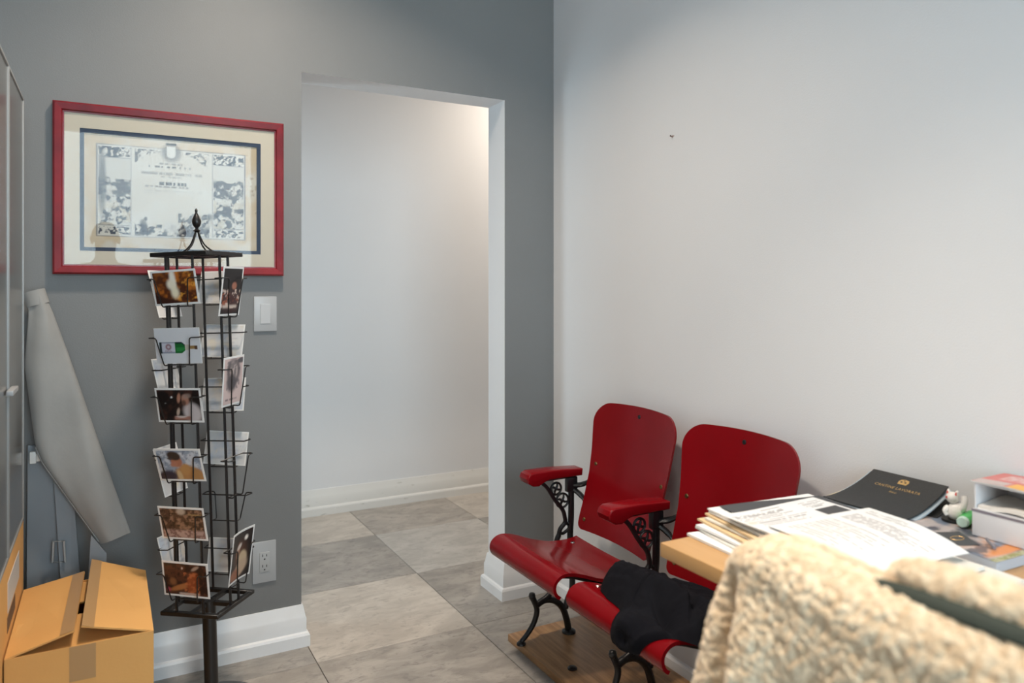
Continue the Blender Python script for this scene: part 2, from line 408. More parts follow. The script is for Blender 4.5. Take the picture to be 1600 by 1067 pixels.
# baseboards: profile (out, z)
BP = [(0, 0), (.026, 0), (.026, .040), (.022, .048), (.015, .052), (.015, .100), (.012, .108), (.006, .140), (.004, .147), (0, .147)]
def baseboard(name, P, inward, label, m=TRIM):
    """P: floor polyline along the wall; inward: side on which the board stands (+1 = to its right-hand side)"""
    n = len(P); V = []; F = []; k = len(BP)
    for i in range(n):
        p = Vector(P[i]); nr = []
        for a, b in ((i-1, i), (i, i+1)):
            if 0 <= a and b < n:
                d = (Vector(P[b])-Vector(P[a])).normalized(); nr.append(Vector((d.y, -d.x))*inward)
        if len(nr) == 2: q = (nr[0]+nr[1]); q = q/(q.dot(nr[0]))
        else: q = nr[0]
        for o_, z in BP: V.append((p.x+q.x*o_, p.y+q.y*o_, z))
    for i in range(n-1):
        for j in range(k): F.append((i*k+j, i*k+(j+1) % k, (i+1)*k+(j+1) % k, (i+1)*k+j))
    F.append(tuple(range(k))); F.append(tuple((n-1)*k+j for j in range(k)))
    return tag(mesh(name, V, F, m, smooth=True, ang=25), label, kind='structure')
baseboard('baseboard_back', [(XL, 0), (DX0, 0), (DX0, TW), (XL, TW)], 1, 'white baseboard along the grey wall and round the doorway edge')
baseboard('baseboard_pier', [(2.3, TW), (DX1, TW), (DX1, 0), (-.002, 0)], -1 if False else 1, 'white baseboard wrapped around the narrow wall beside the doorway')
baseboard('baseboard_right', [(0, -0.027), (0, YF)], 1, 'white baseboard along the white wall')
baseboard('baseboard_hallway', [(XL, YH), (XH, YH)], 1, 'scuffed white baseboard of the hallway wall', TRIM_WORN)
baseboard('baseboard_left', [(XL, YF), (XL, -0.027)], 1, 'white baseboard of the side wall')

# ceiling downlights
for k, (x, y, z, pw, rad) in enumerate(DOWNLIGHTS):
    root = empty('ceiling_downlight', (x, y, z), ['round recessed downlight above the postcard rack corner', 'round recessed downlight above the desk', 'round recessed downlight in the hallway ceiling'][k], 'downlight', 'ceiling downlights')
    MB().lathe([(rad, 0), (rad+.025, 0), (rad+.025, -.004), (rad+.018, -.009), (rad, -.006)], (0, 0, 0), 32).obj('trim_ring', TRIM, root)
    MB().lathe([(rad, -.001), (rad, -.004), (rad*.5, -.005), (0.001, -.005)], (0, 0, 0), 32).obj('lens', DIFF, root)
    ld = bpy.data.lights.new('downlight_bulb', 'AREA'); ld.shape = 'DISK'; ld.size = rad*2; ld.energy = pw; ld.color = WARM; ld.spread = math.radians(SPREAD[k])
    lo_ = bpy.data.objects.new('downlight_bulb', ld); link(lo_, root); lo_.location = (0, 0, -.012)

# ------------------------------------------------------------------ wall fittings
sw = empty('light_switch', (-1.2055, 0, 1.205), 'grey-white rocker light switch on the grey wall', 'switch')
MB().box(-.0395, .0395, -.007, 0, -.062, .062, .003).obj('plate', PLATE, sw)
MB().box(-.0185, .0185, -.0085, -.005, -.036, .036, .001).obj('rocker_frame', PLATE, sw)
rk = MB().prism([(-.0085, -.033), (-.0125, 0.033), (-.004, .033), (-.004, -.033)], 'x', -.016, .016); rk.obj('rocker', mat('switch_rocker', (.50, .51, .52), .3), sw, smooth=False)
ou = empty('power_outlet', (-1.2085, 0, .325), 'grey-white double socket outlet low on the grey wall', 'outlet')
MB().box(-.0405, .0405, -.006, 0, -.073, .073, .003).obj('plate', PLATE, ou)
MB().box(-.0175, .0175, -.009, -.004, -.035, .035, .002).obj('socket_insert', mat('socket_insert', (.42, .43, .43), .35), ou)
for s in (-1, 1):
    z0 = s*.0185
    MB().box(-.008, -.0055, -.0095, -.008, z0+.001, z0+.010).obj('slot', SLOT, ou, smooth=False)
    MB().box(.0055, .008, -.0095, -.008, z0+.001, z0+.009).obj('slot', SLOT, ou, smooth=False)
    MB().box(-.0025, .0025, -.0095, -.008, z0-.0105, z0-.005, .001).obj('slot', SLOT, ou)
nl = empty('wall_anchor', (0, -.772, 1.815), 'tiny dark nail left in a chipped hole on the white wall', 'nail')
MB().tube([(0.002, 0, 0), (-.006, 0, .0005), (-.010, 0, .001)], [.0015, .0015, .003], 8).obj('nail', mat('nail_rust', (.10, .06, .05), .5), nl)
MB().add([(-.0006, .008*math.cos(a)*(1+.4*math.sin(3*a)), .004*math.sin(a)) for a in [2*PI*k/12 for k in range(12)]]+[(.0005, .008*math.cos(a), .004*math.sin(a)) for a in [2*PI*k/12 for k in range(12)]],
         [tuple(range(12))]+[(k, (k+1) % 12, 12+(k+1) % 12, 12+k) for k in range(12)]).obj('chip', mat('chipped_plaster', (.45, .36, .34), .8), nl, smooth=False)

# ------------------------------------------------------------------ framed certificate
FX0, FX1, FZ0, FZ1 = -1.848, -1.146, 1.340, 1.882
pf = empty('framed_certificate', ((FX0+FX1)/2, 0, FZ0), 'old illustrated certificate in a red wooden frame on the grey wall', 'picture')
PO = (pf.location.x, 0, FZ0)
fw = 0.031
def bar(P, name):       # P: outer a, outer b, inner b, inner a  (x,z)
    prof = [(0, -.004), (0, -.026), (.18, -.031), (.75, -.026), (.86, -.019), (1, -.019), (1, -.004)]
    V = []; k = len(prof)
    for o_, i_ in ((P[0], P[3]), (P[1], P[2])):
        for t, y in prof: V.append((o_[0]+(i_[0]-o_[0])*t, y, o_[1]+(i_[1]-o_[1])*t))
    F = [(j, (j+1) % k, k+(j+1) % k, k+j) for j in range(k)]+[tuple(range(k)), tuple(range(k, 2*k))]
    return mesh(name, V, F, FRAMER, pf, True, 30, PO)
O = [(FX0, FZ0), (FX1, FZ0), (FX1, FZ1), (FX0, FZ1)]; I = [(FX0+fw, FZ0+fw), (FX1-fw, FZ0+fw), (FX1-fw, FZ1-fw), (FX0+fw, FZ1-fw)]
for k in range(4): bar((O[k], O[(k+1) % 4], I[(k+1) % 4], I[k]), 'frame_rail')
def ring(x0, x1, z0, z1, a0, a1, c0, c1, y0, y1):
    b = MB(); b.box(x0, a0, y0, y1, z0, z1).box(a1, x1, y0, y1, z0, z1).box(a0, a1, y0, y1, z0, c0).box(a0, a1, y0, y1, c1, z1); return b
NX0, NX1, NZ0, NZ1 = -1.775, -1.223, 1.415, 1.805
QX0, QX1, QZ0, QZ1 = -1.763, -1.236, 1.427, 1.792
ring(FX0+.027, FX1-.027, FZ0+.027, FZ1-.027, NX0, NX1, NZ0, NZ1, -.0155, -.012).obj('mat_board', MATB, pf, False, off=PO)
ring(NX0-.002, NX1+.002, NZ0-.002, NZ1+.002, QX0, QX1, QZ0, QZ1, -.0135, -.010).obj('inner_mat', NAVY, pf, False, off=PO)
MB().box(FX0+.01, FX1-.01, -.006, -.001, FZ0+.01, FZ1-.01).obj('backing_board', MANILA, pf, False, off=PO)
ce = Pic(250, 174, (QX1-QX0)/(QZ1-QZ0), (.62, .485, .33))
U = lambda x: (x-QX0)/(QX1-QX0)
W_ = lambda z: (z-QZ0)/(QZ1-QZ0)
ce.noise(6, (.68, .56, .42), 3, .4, .7, .8)
bx0, bx1, bz0, bz1 = U(-1.728), U(-1.275), W_(1.465), W_(1.760)
ce.rect(bx0, bx1, bz0, bz1, (.10, .10, .12)); ce.rect(bx0+.004, bx1-.004, bz0+.006, bz1-.006, (.66, .62, .56))
ce.noise(5, (.70, .68, .64), 9, .4, .7, .6)
INK = (.030, .040, .070)
c0, c1 = U(-1.625), U(-1.385); t0 = W_(1.716); b0 = W_(1.502)
def patch(x0, x1, y0, y1, seed, sc=40, amt=.95, lo=.46, hi=.56):
    m = ((ce.u > x0)*(ce.u < x1)*(ce.v > y0)*(ce.v < y1)).astype(float); ce.noise(sc, INK, seed, lo, hi, amt, m)
g = .012
patch(bx0+g, c0-g, t0+.01, bz1-.02, 11, 46); patch(c1+g, bx1-g, t0+.01, bz1-.02, 12, 46)
patch(bx0+g, c0-g, bz0+.02, b0-.01, 13, 46); patch(c1+g, bx1-g, bz0+.02, b0-.01, 14, 46)
arch = t0-.02+.12*np.clip(1-((ce.u-.48)/.2)**2, 0, 1)
ce.noise(46, INK, 15, .42, .6, .8, (ce.u > c0+g)*(ce.u < c1-g)*(ce.v > arch)*(ce.v < bz1-.02)*1.0)
for (x0, x1, sd) in ((bx0+g, c0-g, 21), (c1+g, bx1-g, 22)):
    hill = .62+.10*(fbm(ce.u*9, ce.u*0+3, sd)-.4)
    inside = (ce.u > x0)*(ce.u < x1)*(ce.v > b0)*(ce.v < t0)
    ce.mix(inside*.25, (.50, .50, .48))
    ce.noise(30, INK, sd+4, .36, .56, .85, inside*(ce.v < hill)*(ce.v > hill-.16)*1.0)
    ce.noise(26, INK, sd+5, .44, .56, .9, inside*(ce.v < hill-.16)*1.0)
    ce.noise(16, (.66, .60, .50), sd+9, .5, .60, .8, inside*(ce.v < hill-.2)*1.0)
    if sd == 21: ce.ell(x0+.02, .58, .02, .28, INK, 0, .5, .7)
    for xx in (x0-.005, x1+.005): ce.rect(xx-.0018, xx+.0018, bz0+.012, bz1-.012, (.22, .22, .24), .0012)
    for yy in (b0-.004, t0+.004): ce.rect(x0, x1, yy-.003, yy+.003, (.25, .25, .27), .002)
# field scene at the bottom centre: sitting figure, sheep, a pair of oxen
scn = (ce.u > c0+g)*(ce.u < c1-g)*1.0
ce.noise(28, INK, 31, .40, .54, .9, scn*(ce.v < .22)*(ce.v > bz0+.015))
ce.ell(.335, .27, .010, .020, INK, 0, .3, .8).ell(.325, .21, .020, .055, INK, .3, .35, .75).ell(.345, .16, .03, .03, INK, 0, .4, .7)
ce.ell(.47, .20, .035, .05, (.60, .58, .55), 0, .4, .7).ell(.52, .19, .03, .045, (.64, .62, .58), 0, .4, .7)
ce.ell(.60, .24, .065, .065, (.52, .48, .42), .1, .35, .85).ell(.67, .26, .055, .06, (.50, .47, .42), -.2, .35, .85)
ce.noise(34, INK, 35, .48, .56, .8, scn*(ce.v < .33)*(ce.u > .52)*(ce.v > .15))
ce.ell(.705, .31, .02, .03, INK, 0, .5, .6)
# shield and crown at the top
ce.ell(.48, .875, .055, .08, INK, 0, .35, .6).rect(.455, .505, .86, .935, (.72, .70, .66)).ell(.48, .86, .025, .03, (.72, .70, .66), 0, .1)
ce.rect(.45, .51, .945, .965, (.05, .05, .06)).noise(60, (.62, .52, .38), 41, .5, .6, .8, ((ce.v > .955)*(ce.u > .44)*(ce.u < .52))*1.0)
for (y, x0, x1, a, h, sd) in ((.775, .41, .55, .45, .016, 1), (.745, .35, .62, .7, .016, 2), (.685, .30, .66, .42, .02, 3), (.655, .42, .54, .4, .014, 4), (.595, .41, .57, .8, .024, 5), (.565, .33, .58, .5, .020, 6), (.53, .33, .66, .25, .01, 7), (.505, .33, .42, .25, .01, 8), (.49, .6, .65, .25, .01, 9)):
    ce.mix((ce.u > x0)*(ce.u < x1)*(abs(ce.v-y) < h/2)*(vnoise(ce.u*150, ce.v*0+sd, sd) > .38)*a, INK)
ce.noise(30, (.30, .20, .10), 51, .55, .7, .5, (ce.u > .955)*(ce.v > .35)*(ce.v < .7)*1.0)
ce.put('certificate_print', lambda u, v: (QX0-.002+(QX1-QX0+.004)*u, -.0095, QZ0-.002+(QZ1-QZ0+.004)*v), pf, PRINT_M, PO)
MB().box(FX0+.026, FX1-.026, -.0185, -.0165, FZ0+.026, FZ1-.026).obj('glass', GLASS, pf, False, off=PO)

# ------------------------------------------------------------------ spinning postcard rack
HS = 0.089                                    # half side of its square frames
tilt = math.radians(-1.85)
axis = Vector((math.sin(YAW), math.cos(YAW), 0))
RM = Matrix.Translation((-1.414, -0.290, 0)) @ Matrix.Rotation(tilt, 4, axis) @ Matrix.Rotation(math.radians(-41), 4, 'Z')
rack = empty('postcard_rack', (0, 0, 0), 'black wire revolving postcard rack with a finial, standing before the grey wall', 'postcard rack')
rack.matrix_world = RM
ZB, ZT = 0.335, 1.392
def sqframe(z, h, wd):
    b = MB(); a = HS
    for s in (-1, 1):
        b.box(-a-wd/2, a+wd/2, s*a-wd/2, s*a+wd/2, z, z+h, .0015, seg=1); b.box(s*a-wd/2, s*a+wd/2, -a+wd/2, a-wd/2, z, z+h, .0015, seg=1)
    return b
b = sqframe(ZT, .013, .012)
b.box(-HS+.006, HS-.006, -.006, .006, ZT+.001, ZT+.012).box(-.006, .006, -HS+.006, -.006, ZT+.001, ZT+.012).box(-.006, .006, .006, HS-.006, ZT+.001, ZT+.012)
b.obj('top_frame', BLACKM, rack)
b = sqframe(ZB-.012, .012, .016)
b.box(-HS+.008, HS-.008, -.008, .008, ZB-.012, ZB-.001).box(-.008, .008, -HS+.008, -.008, ZB-.012, ZB-.001).box(-.008, .008, .008, HS-.008, ZB-.012, ZB-.001)
b.lathe([(.022, 0), (.022, .014), (.012, .016)], (0, 0, ZB-.013), 20)
b.obj('bottom_frame', BLACKM, rack)
MB().lathe([(.0205, 0.02), (.0205, ZB-.012)], (0, 0, 0), 24).obj('pole', BLACKM, rack)
bs = MB().lathe([(.15, 0), (.15, .008), (.13, .016), (.03, .026), (.024, .05), (.0206, .055)], (0, 0, 0), 40).obj('base', BLACKM, rack)
bs.matrix_parent_inverse = Matrix.Rotation(-tilt, 4, Matrix.Rotation(math.radians(41), 4, 'Z') @ axis)
for k in range(4):
    a = k*PI/2
    P = [(.062*math.cos(a), .062*math.sin(a), ZT+.012), (.052*math.cos(a), .052*math.sin(a), ZT+.016), (.026*math.cos(a), .026*math.sin(a), ZT+.036), (.011*math.cos(a), .011*math.sin(a), ZT+.062), (.003*math.cos(a), .003*math.sin(a), ZT+.084)]
    MB().tube(spline(P, 6), .0024, 8).obj('scroll_wire', BLACKM, rack)
fz = ZT+.080
MB().lathe([(.003, 0), (.006, .001), (.0115, .005), (.005, .010), (.0045, .014), (.009, .018), (.0125, .026), (.0135, .034), (.0115, .043), (.007, .053), (.0035, .060), (.0034, .064), (.0046, .067), (.0028, .072), (.0005, .075)], (0, 0, fz-.004), 24).obj('finial', BLACKM, rack)
FACES = []
for k in range(4):
    FACES.append(Matrix.Rotation(k*PI/2, 4, 'Z'))      # local x = along the face, -y = outward, z = up;  faces: front, right, back, left
for k in range(4):
    for s in (-1, 1):
        uo = .045 if k % 2 == 0 else .021
        p = FACES[k] @ Vector((s*uo, -HS, 0))
        MB().tube([(p.x, p.y, ZB-.004), (p.x, p.y, ZT+.003)], .0041, 8).obj('rod', BLACKM, rack)
def pocket(k, z, W, wt, wb_, H):
    M_ = FACES[k] @ Matrix.Translation((0, -HS-.0045, z))
    P = [(-wb_, 0, 0), (-wb_, -.020, -.001), (-wt, -.036, H), (-W, -.036, H), (-W-.004, -.030, H), (-W, -.002, H), (W, -.002, H), (W+.004, -.030, H), (W, -.036, H), (wt, -.036, H), (wb_, -.020, -.001), (wb_, 0, 0)]
    Q = []
    for i, p in enumerate(P):                         # rounded corners
        p = Vector(p)
        if i in (1, 2, 9, 10):
            a = Vector(P[i-1]); c = Vector(P[i+1]); r = .006
            Q += [p+(a-p).normalized()*r, p+((a-p).normalized()+(c-p).normalized())*r*.3, p+(c-p).normalized()*r]
        else: Q.append(p)
    MB().tube([M_ @ q for q in Q], .0020, 6, closed=True).obj('card_pocket', BLACKM, rack)
ZL = [1.243-.173*i for i in range(6)]
ZP = [1.205-.273*i for i in range(4)]
for k in range(4):
    for z in (ZL if k % 2 == 0 else ZP):
        if k % 2 == 0: pocket(k, z, .078, .056, .042, .082)
        else: pocket(k, z, .056, .036, .022, .118)

def postcard(k, z, wd, ht, pic, label, lean=17, roll=0.0, du=0.0, bend=0.0, back=None, margin=.006, layer=0):
    """a card standing in the pocket of face k"""
    M_ = RM @ FACES[k] @ Matrix.Translation((du, -HS-.0115-.003*layer, z+.0045)) @ Matrix.Rotation(math.radians(lean), 4, 'X') @ Matrix.Rotation(math.radians(roll), 4, 'Y')
    def f(u, v, d=0.0): 
        return ((u-.5)*wd, d-bend*((2*u-1)**2), v*ht)
    b = MB().slab(lambda u, v: f(u, v, .0006), lambda u, v: (0, 1, 0), .0012, 9, 2)
    o = b.obj('postcard', PAPER); o.matrix_world = M_
    tag(o, label, 'postcard', 'postcards in the wire rack')
    if pic is not None:
        mu, mv = margin/wd, margin/ht
        q = pic.put('picture', lambda u, v: f(mu+(1-2*mu)*u, mv+(1-2*mv)*v, -.0009), o)
    if back is not None:
        # the printed reverse, seen from behind
        mu, mv = .004/wd, .004/ht
        back.put('reverse_print', lambda u, v: f(1-mu-(1-2*mu)*u, mv+(1-2*mv)*v, .0010), o)
    return o
def reverse(seed, portrait=False):
    p = Pic(30, 22, 1.45, (.70, .70, .70)) if not portrait else Pic(22, 30, .7, (.70, .70, .70))
    p.noise(2.2, (.50, .57, .68), seed, .48, .7, .7); p.noise(2.5, (.74, .66, .52), seed+3, .55, .75, .7)
    p.lines(.55, .95, .2, .6, 4, (.4, .42, .5), .35, seed); p.lines(.06, .4, .8, .95, 3, (.4, .4, .45), .4, seed+1)
    return p
# -- front face, top to bottom
p = Pic(48, 33, 1.45, (.09, .022, .008)); p.noise(4, (.52, .15, .02), 2, .34, .60); p.noise(7, (.85, .36, .05), 5, .55, .72, .9, (p.u > .35)*1.0)
p.mix((p.u < .3)*ss(.5, 1, p.v)*.6, (.09, .03, .012)); p.ell(.47, .72, .07, .42, (.95, .90, .80), 0, .5).ell(.42, .60, .10, .16, (.95, .86, .70), .3, .5).ell(.49, .34, .09, .18, (.95, .84, .62), 0, .6)
p.mix(1-ss(-.03, .03, p.v-(.28-.38*p.u)), (.05, .014, .008))
postcard(0, ZL[0], .150, .104, p, 'postcard of a blazing orange fire in the topmost front pocket', 9, -1.5)
p = Pic(96, 66, 1.45, (.72, .73, .77))
neck = .165-.120*ss(.56, .72, p.u); bc = .45; dv = abs(p.v-bc)
p.mix((p.u > .12)*(p.u < .46)*(dv < .165), (.60, .61, .70)); p.mix((p.u > .12)*(p.u < .46)*(dv > .125)*(dv < .165), (.30, .32, .40)); p.mix((p.u > .09)*(p.u < .14)*(dv < .160), (.02, .035, .04))
p.mix((p.u > .44)*(p.u < .70)*(dv < neck), (.010, .15, .03)); p.mix((p.u > .46)*(p.u < .66)*(p.v > bc)*(dv < neck)*(dv > neck-.05), (.008, .025, .03)); p.mix((p.u > .47)*(p.u < .66)*(p.v < bc)*(dv < neck*.6), (.03, .26, .06))
p.mix((p.u > .66)*(p.u < .92)*(dv < .045), (.36, .22, .08)); p.mix((p.u > .66)*(p.u < .74)*(dv < .075), (.62, .58, .50)); p.mix((p.u > .87)*(p.u < .93)*(dv < .05), (.10, .05, .03))
p.ell(.29, .47, .065, .085, (.22, .03, .05), 0, .3, .8).ell(.29, .47, .03, .04, (.7, .7, .75), 0, .3, .7).lines(.2, .4, .33, .38, 2, (.25, .1, .15), .7, 3)
postcard(0, ZL[1], .152, .106, p, 'white postcard showing a green wine bottle lying on its side', 6, 0.0, margin=.001)
p = Pic(48, 33, 1.45, (.012, .008, .008)); p.noise(6, (.05, .02, .015), 4, .5, .7)
p.ell(.80, .25, .20, .34, (.62, .55, .55), .5, .3).ell(.66, .68, .085, .17, (.42, .20, .14), .2, .3).ell(.62, .58, .05, .09, (.14, .07, .05), 0, .4).ell(.70, .80, .10, .08, (.35, .26, .22), .2, .4, .7)
p.ell(.51, .74, .04, .16, (.45, .22, .15), -.2, .35).ell(.46, .28, .035, .13, (.55, .42, .34), -.3, .4).rect(.36, .74, .02, .14, (.42, .20, .15), .03).ell(.52, .12, .12, .03, (.7, .62, .58), 0, .4)
p.ell(.34, .76, .022, .03, (.95, .95, .95), 0, .4).ell(.18, .55, .012, .018, (.8, .85, .85), 0, .4)
postcard(0, ZL[2], .152, .104, p, 'dark postcard of a seated figure in a white shirt raising a hand', 9, .3)
p = Pic(48, 33, 1.45, (.30, .36, .46)); p.noise(6, (.62, .66, .72), 8, .4, .6); p.noise(14, (.10, .12, .17), 9, .55, .7, .6)
p.ell(.70, .10, .36, .38, (.46, .24, .095), -.15, .15).ell(.62, .35, .12, .2, (.50, .27, .10), -.2, .25).ell(.44, .62, .13, .20, (.42, .17, .10), .5, .2).ell(.37, .52, .09, .08, (.46, .20, .13), .3, .3)
p.ell(.40, .82, .16, .15, (.035, .025, .02), -.2, .2).ell(.30, .72, .07, .04, (.05, .04, .04), 0, .3).ell(.16, .08, .26, .22, (.035, .03, .05), .2, .3).ell(.46, .12, .06, .2, (.62, .44, .24), .2, .3)
postcard(0, ZL[3], .153, .104, p, 'postcard of a dark-haired figure in a tan jacket, seen in profile', 15, -.5)
p = Pic(48, 33, 1.45, (.09, .045, .03)); p.noise(8, (.30, .17, .11), 12, .48, .64); p.noise(12, (.02, .01, .008), 13, .5, .66, .9); p.rect(.0, 1, 0, .26, (.48, .33, .29), .05); p.noise(14, (.16, .07, .06), 14, .5, .62, .8, (p.v < .28)*1.0)
p.ell(.5, .92, .10, .12, (.62, .50, .40), 0, .4, .8).rect(.66, .98, .80, .84, (.42, .28, .12), .02, .8)
postcard(0, ZL[4], .152, .104, p, 'brown postcard of a crowded dinner table, above the lowest front one', 12, 1.0)
p = Pic(48, 33, 1.45, (.025, .010, .009)); p.noise(6, (.10, .035, .02), 17, .48, .66)
p.ell(.40, .26, .30, .085, (.42, .16, .055), .32, .3).ell(.66, .40, .13, .36, (.30, .07, .025), -.25, .3).noise(11, (.55, .16, .06), 18, .5, .62, .8, (p.u > .45)*(p.u < .82)*(p.v < .75)*1.0)
p.ell(.20, .42, .08, .12, (.30, .12, .05), .3, .4, .8).ell(.08, .14, .05, .07, (.45, .06, .10), 0, .4).rect(.33, .80, .0, .07, (.60, .46, .40), .03).ell(.74, .88, .10, .05, (.50, .36, .28), .5, .4, .8).ell(.43, .86, .02, .04, (.7, .55, .45), 0, .4)
postcard(0, ZL[5]+.004, .152, .108, p, 'dark postcard of a roasted joint of meat in the lowest front pocket', 7, 2.0)
# -- right-hand face (portrait)
p = Pic(33, 48, .70, (.012, .009, .010)); p.ell(.5, .28, .55, .24, (.06, .02, .02), 0, .4); p.noise(8, (.42, .12, .06), 22, .5, .6, .9, (p.v < .46)*(p.v > .15)*1.0); p.noise(10, (.75, .60, .52), 24, .58, .66, .9, (p.v < .55)*(p.v > .12)*1.0)
p.rect(.1, .85, .13, .19, (.66, .55, .48), .03).ell(.62, .62, .13, .08, (.40, .16, .10), 0, .3)
postcard(1, ZP[0], .106, .150, p, 'tall dark postcard of glowing red food, highest on the narrow side', 9, 0.0)
p = Pic(33, 48, .70, (.66, .52, .50)); p.ell(.5, .70, .36, .30, (.12, .10, .11), 0, .25).ell(.50, .70, .22, .24, (.50, .42, .40), 0, .3).ell(.42, .46, .28, .20, (.10, .09, .10), .4, .35).noise(12, (.10, .09, .10), 27, .48, .62, .7, (p.v > .3)*(p.v < .95)*(p.u > .15)*(p.u < .85)*1.0)
p.ell(.9, .93, .2, .06, (.10, .09, .10), 0, .2).lines(.1, .9, .06, .13, 1, (.18, .12, .14), .8, 3)
postcard(1, ZP[1], .106, .150, p, 'pale pink postcard with a pencil-sketched bearded portrait', 6, -1.0)
p = Pic(33, 48, .70, (.018, .010, .010)); p.ell(.5, .45, .3, .35, (.10, .04, .025), 0, .5).ell(.62, .42, .20, .16, (.60, .46, .30), .4, .25).ell(.55, .22, .33, .15, (.55, .40, .28), .5, .3).ell(.36, .62, .09, .16, (.40, .20, .12), -.2, .35).ell(.40, .70, .13, .05, (.66, .58, .52), .6, .35).ell(.72, .84, .08, .05, (.95, .9, .82), 0, .5).ell(.25, .12, .25, .12, (.36, .14, .08), 0, .4)
postcard(1, ZP[3]+.012, .112, .156, p, 'tall bent dark postcard of a pale figure, lowest on the narrow side', 9, 0.0, bend=.006)
# -- cards seen from behind
pos = ['topmost', 'second', 'third', 'fourth', None, 'lowest']
for i in (0, 1, 2, 3, 5):
    postcard(2, ZL[i], .152, .106, None, 'postcard seen from its pale printed back, %s in the pockets turned to the wall' % pos[i], 12, random.uniform(-2, 2), back=reverse(60+i))
for i, nm in ((0, 'highest'), (1, 'second'), (2, 'third'), (3, 'lowest')):
    postcard(3, ZP[i], .108, .150, None, 'tall postcard showing its pale back on the narrow hidden side, %s there' % nm, 14, random.uniform(-2, 3), back=reverse(80+i, True))

# ------------------------------------------------------------------ cardboard boxes
bx = empty('cardboard_box', (-1.755, -.435, 0), 'brown cardboard box with half-closed top flaps beside the postcard rack', 'box')
BO = (-1.755, -.435, 0); x0, x1, y0, y1, H, T = -1.908, -1.595, -.665, -.205, .432, .005
MB().box(x0, x1, y0, y0+T, 0, H).box(x0, x1, y1-T, y1, 0, H).box(x0, x0+T, y0+T, y1-T, 0, H).box(x1-T, x1, y0+T, y1-T, 0, H).box(x0+T, x1-T, y0+T, y1-T, 0, T).obj('body', CARD, bx, False, off=BO)
def sheet(name, P, t, m, parent, off, n=None):
    """a flat sheet through four corners with thickness t"""
    P = [Vector(p) for p in P]; nr = (P[1]-P[0]).cross(P[3]-P[0]).normalized()
    def f(u, v): return P[0].lerp(P[1], u).lerp(P[3].lerp(P[2], u), v)
    return MB().slab(f, lambda u, v: nr, t, 2, 2).obj(name, m, parent, False, off=off)
sheet('flap', [(x0, y0+.002, H), (-1.768, y0, .470), (-1.757, y1-.005, .459), (x0, y1-.002, H)], .004, CARD, bx, BO)
sheet('flap', [(x1, y1-.002, H), (-1.738, y1+.004, .488), (-1.752, y0+.004, .476), (x1, y0+.002, H)], .004, CARD, bx, BO)
sheet('inner_flap', [(x0+.006, y0+.004, H-.004), (x1-.006, y0+.004, H-.004), (x1-.010, -.475, H+.004), (x0+.010, -.475, H+.004)], .004, CARD, bx, BO)
sheet('inner_flap', [(x0+.010, -.385, H+.002), (x1-.010, -.385, H+.002), (x1-.006, y1-.004, H-.004), (x0+.006, y1-.004, H-.004)], .004, CARD, bx, BO)
MB().box(-1.778, -1.722, y0-.0008, y0+.001, H-.085, H-.001).obj('packing_tape', TAPE, bx, False, off=BO)
sheet('packing_tape', [(-1.798, y0+.003, .4635), (-1.7685, y0, .4712), (-1.7575, y1-.005, .4602), (-1.787, y1-.004, .4540)], .0006, TAPE, bx, BO)
sheet('packing_tape', [(-1.712, y1+.001, .4802), (-1.7385, y1+.004, .4892), (-1.7525, y0+.004, .4772), (-1.726, y0+.002, .4692)], .0006, TAPE, bx, BO)

ca = empty('large_carton', (-2.14, -.54, 0), 'large closed brown carton under the grey framed board', 'box')
CO = (-2.14, -.54, 0)
cb = MB().box(-2.36, -1.9115, -1.02, -.170, 0, .625, .004).obj('body', CARD, ca, off=CO)
MB().box(-1.9120, -1.9105, -.56, -.30, .50, .575).obj('handle_label', mat('white_sticker', (.62, .62, .60), .5), ca, False, off=CO)
MB().box(-1.9120, -1.9106, -.57, -.40, .455, .492).obj('handle_slot', mat('carton_slot', (.12, .07, .04), .8), ca, False, off=CO)
MB().box(-2.17, -2.11, -1.0, -.18, .6245, .6262).obj('packing_tape', TAPE, ca, False, off=CO)

# two-leaf framed board standing on the carton
fb = empty('framed_board', (-1.935, -.30, .627), 'glossy grey board in a thin aluminium frame standing on the large carton', 'board')
FO = (-1.935, -.30, .627)
for (a, c) in ((-.170, -.535), (-.545, -1.02)):
    z0_, z1_ = .627, 1.845
    xa, xb, wf_ = -1.934, -1.910, .007
    fr = MB().box(xa, xb, a-wf_, a, z0_, z1_, .0015).box(xa, xb, c, c+wf_, z0_, z1_, .0015).box(xa, xb, c+wf_, a-wf_, z0_, z0_+wf_, .0015).box(xa, xb, c+wf_, a-wf_, z1_-wf_, z1_, .0015)
    fr.obj('frame', ALU, fb, off=FO)
    MB().box(xa+.006, xb-.003, c+.006, a-.006, z0_+.006, z1_-.006).obj('board_face', BOARDF, fb, False, off=FO)
MB().box(-1.911, -1.896, -.60, -.48, 1.035, 1.047, .002).obj('clip', PLATE, fb, off=FO)

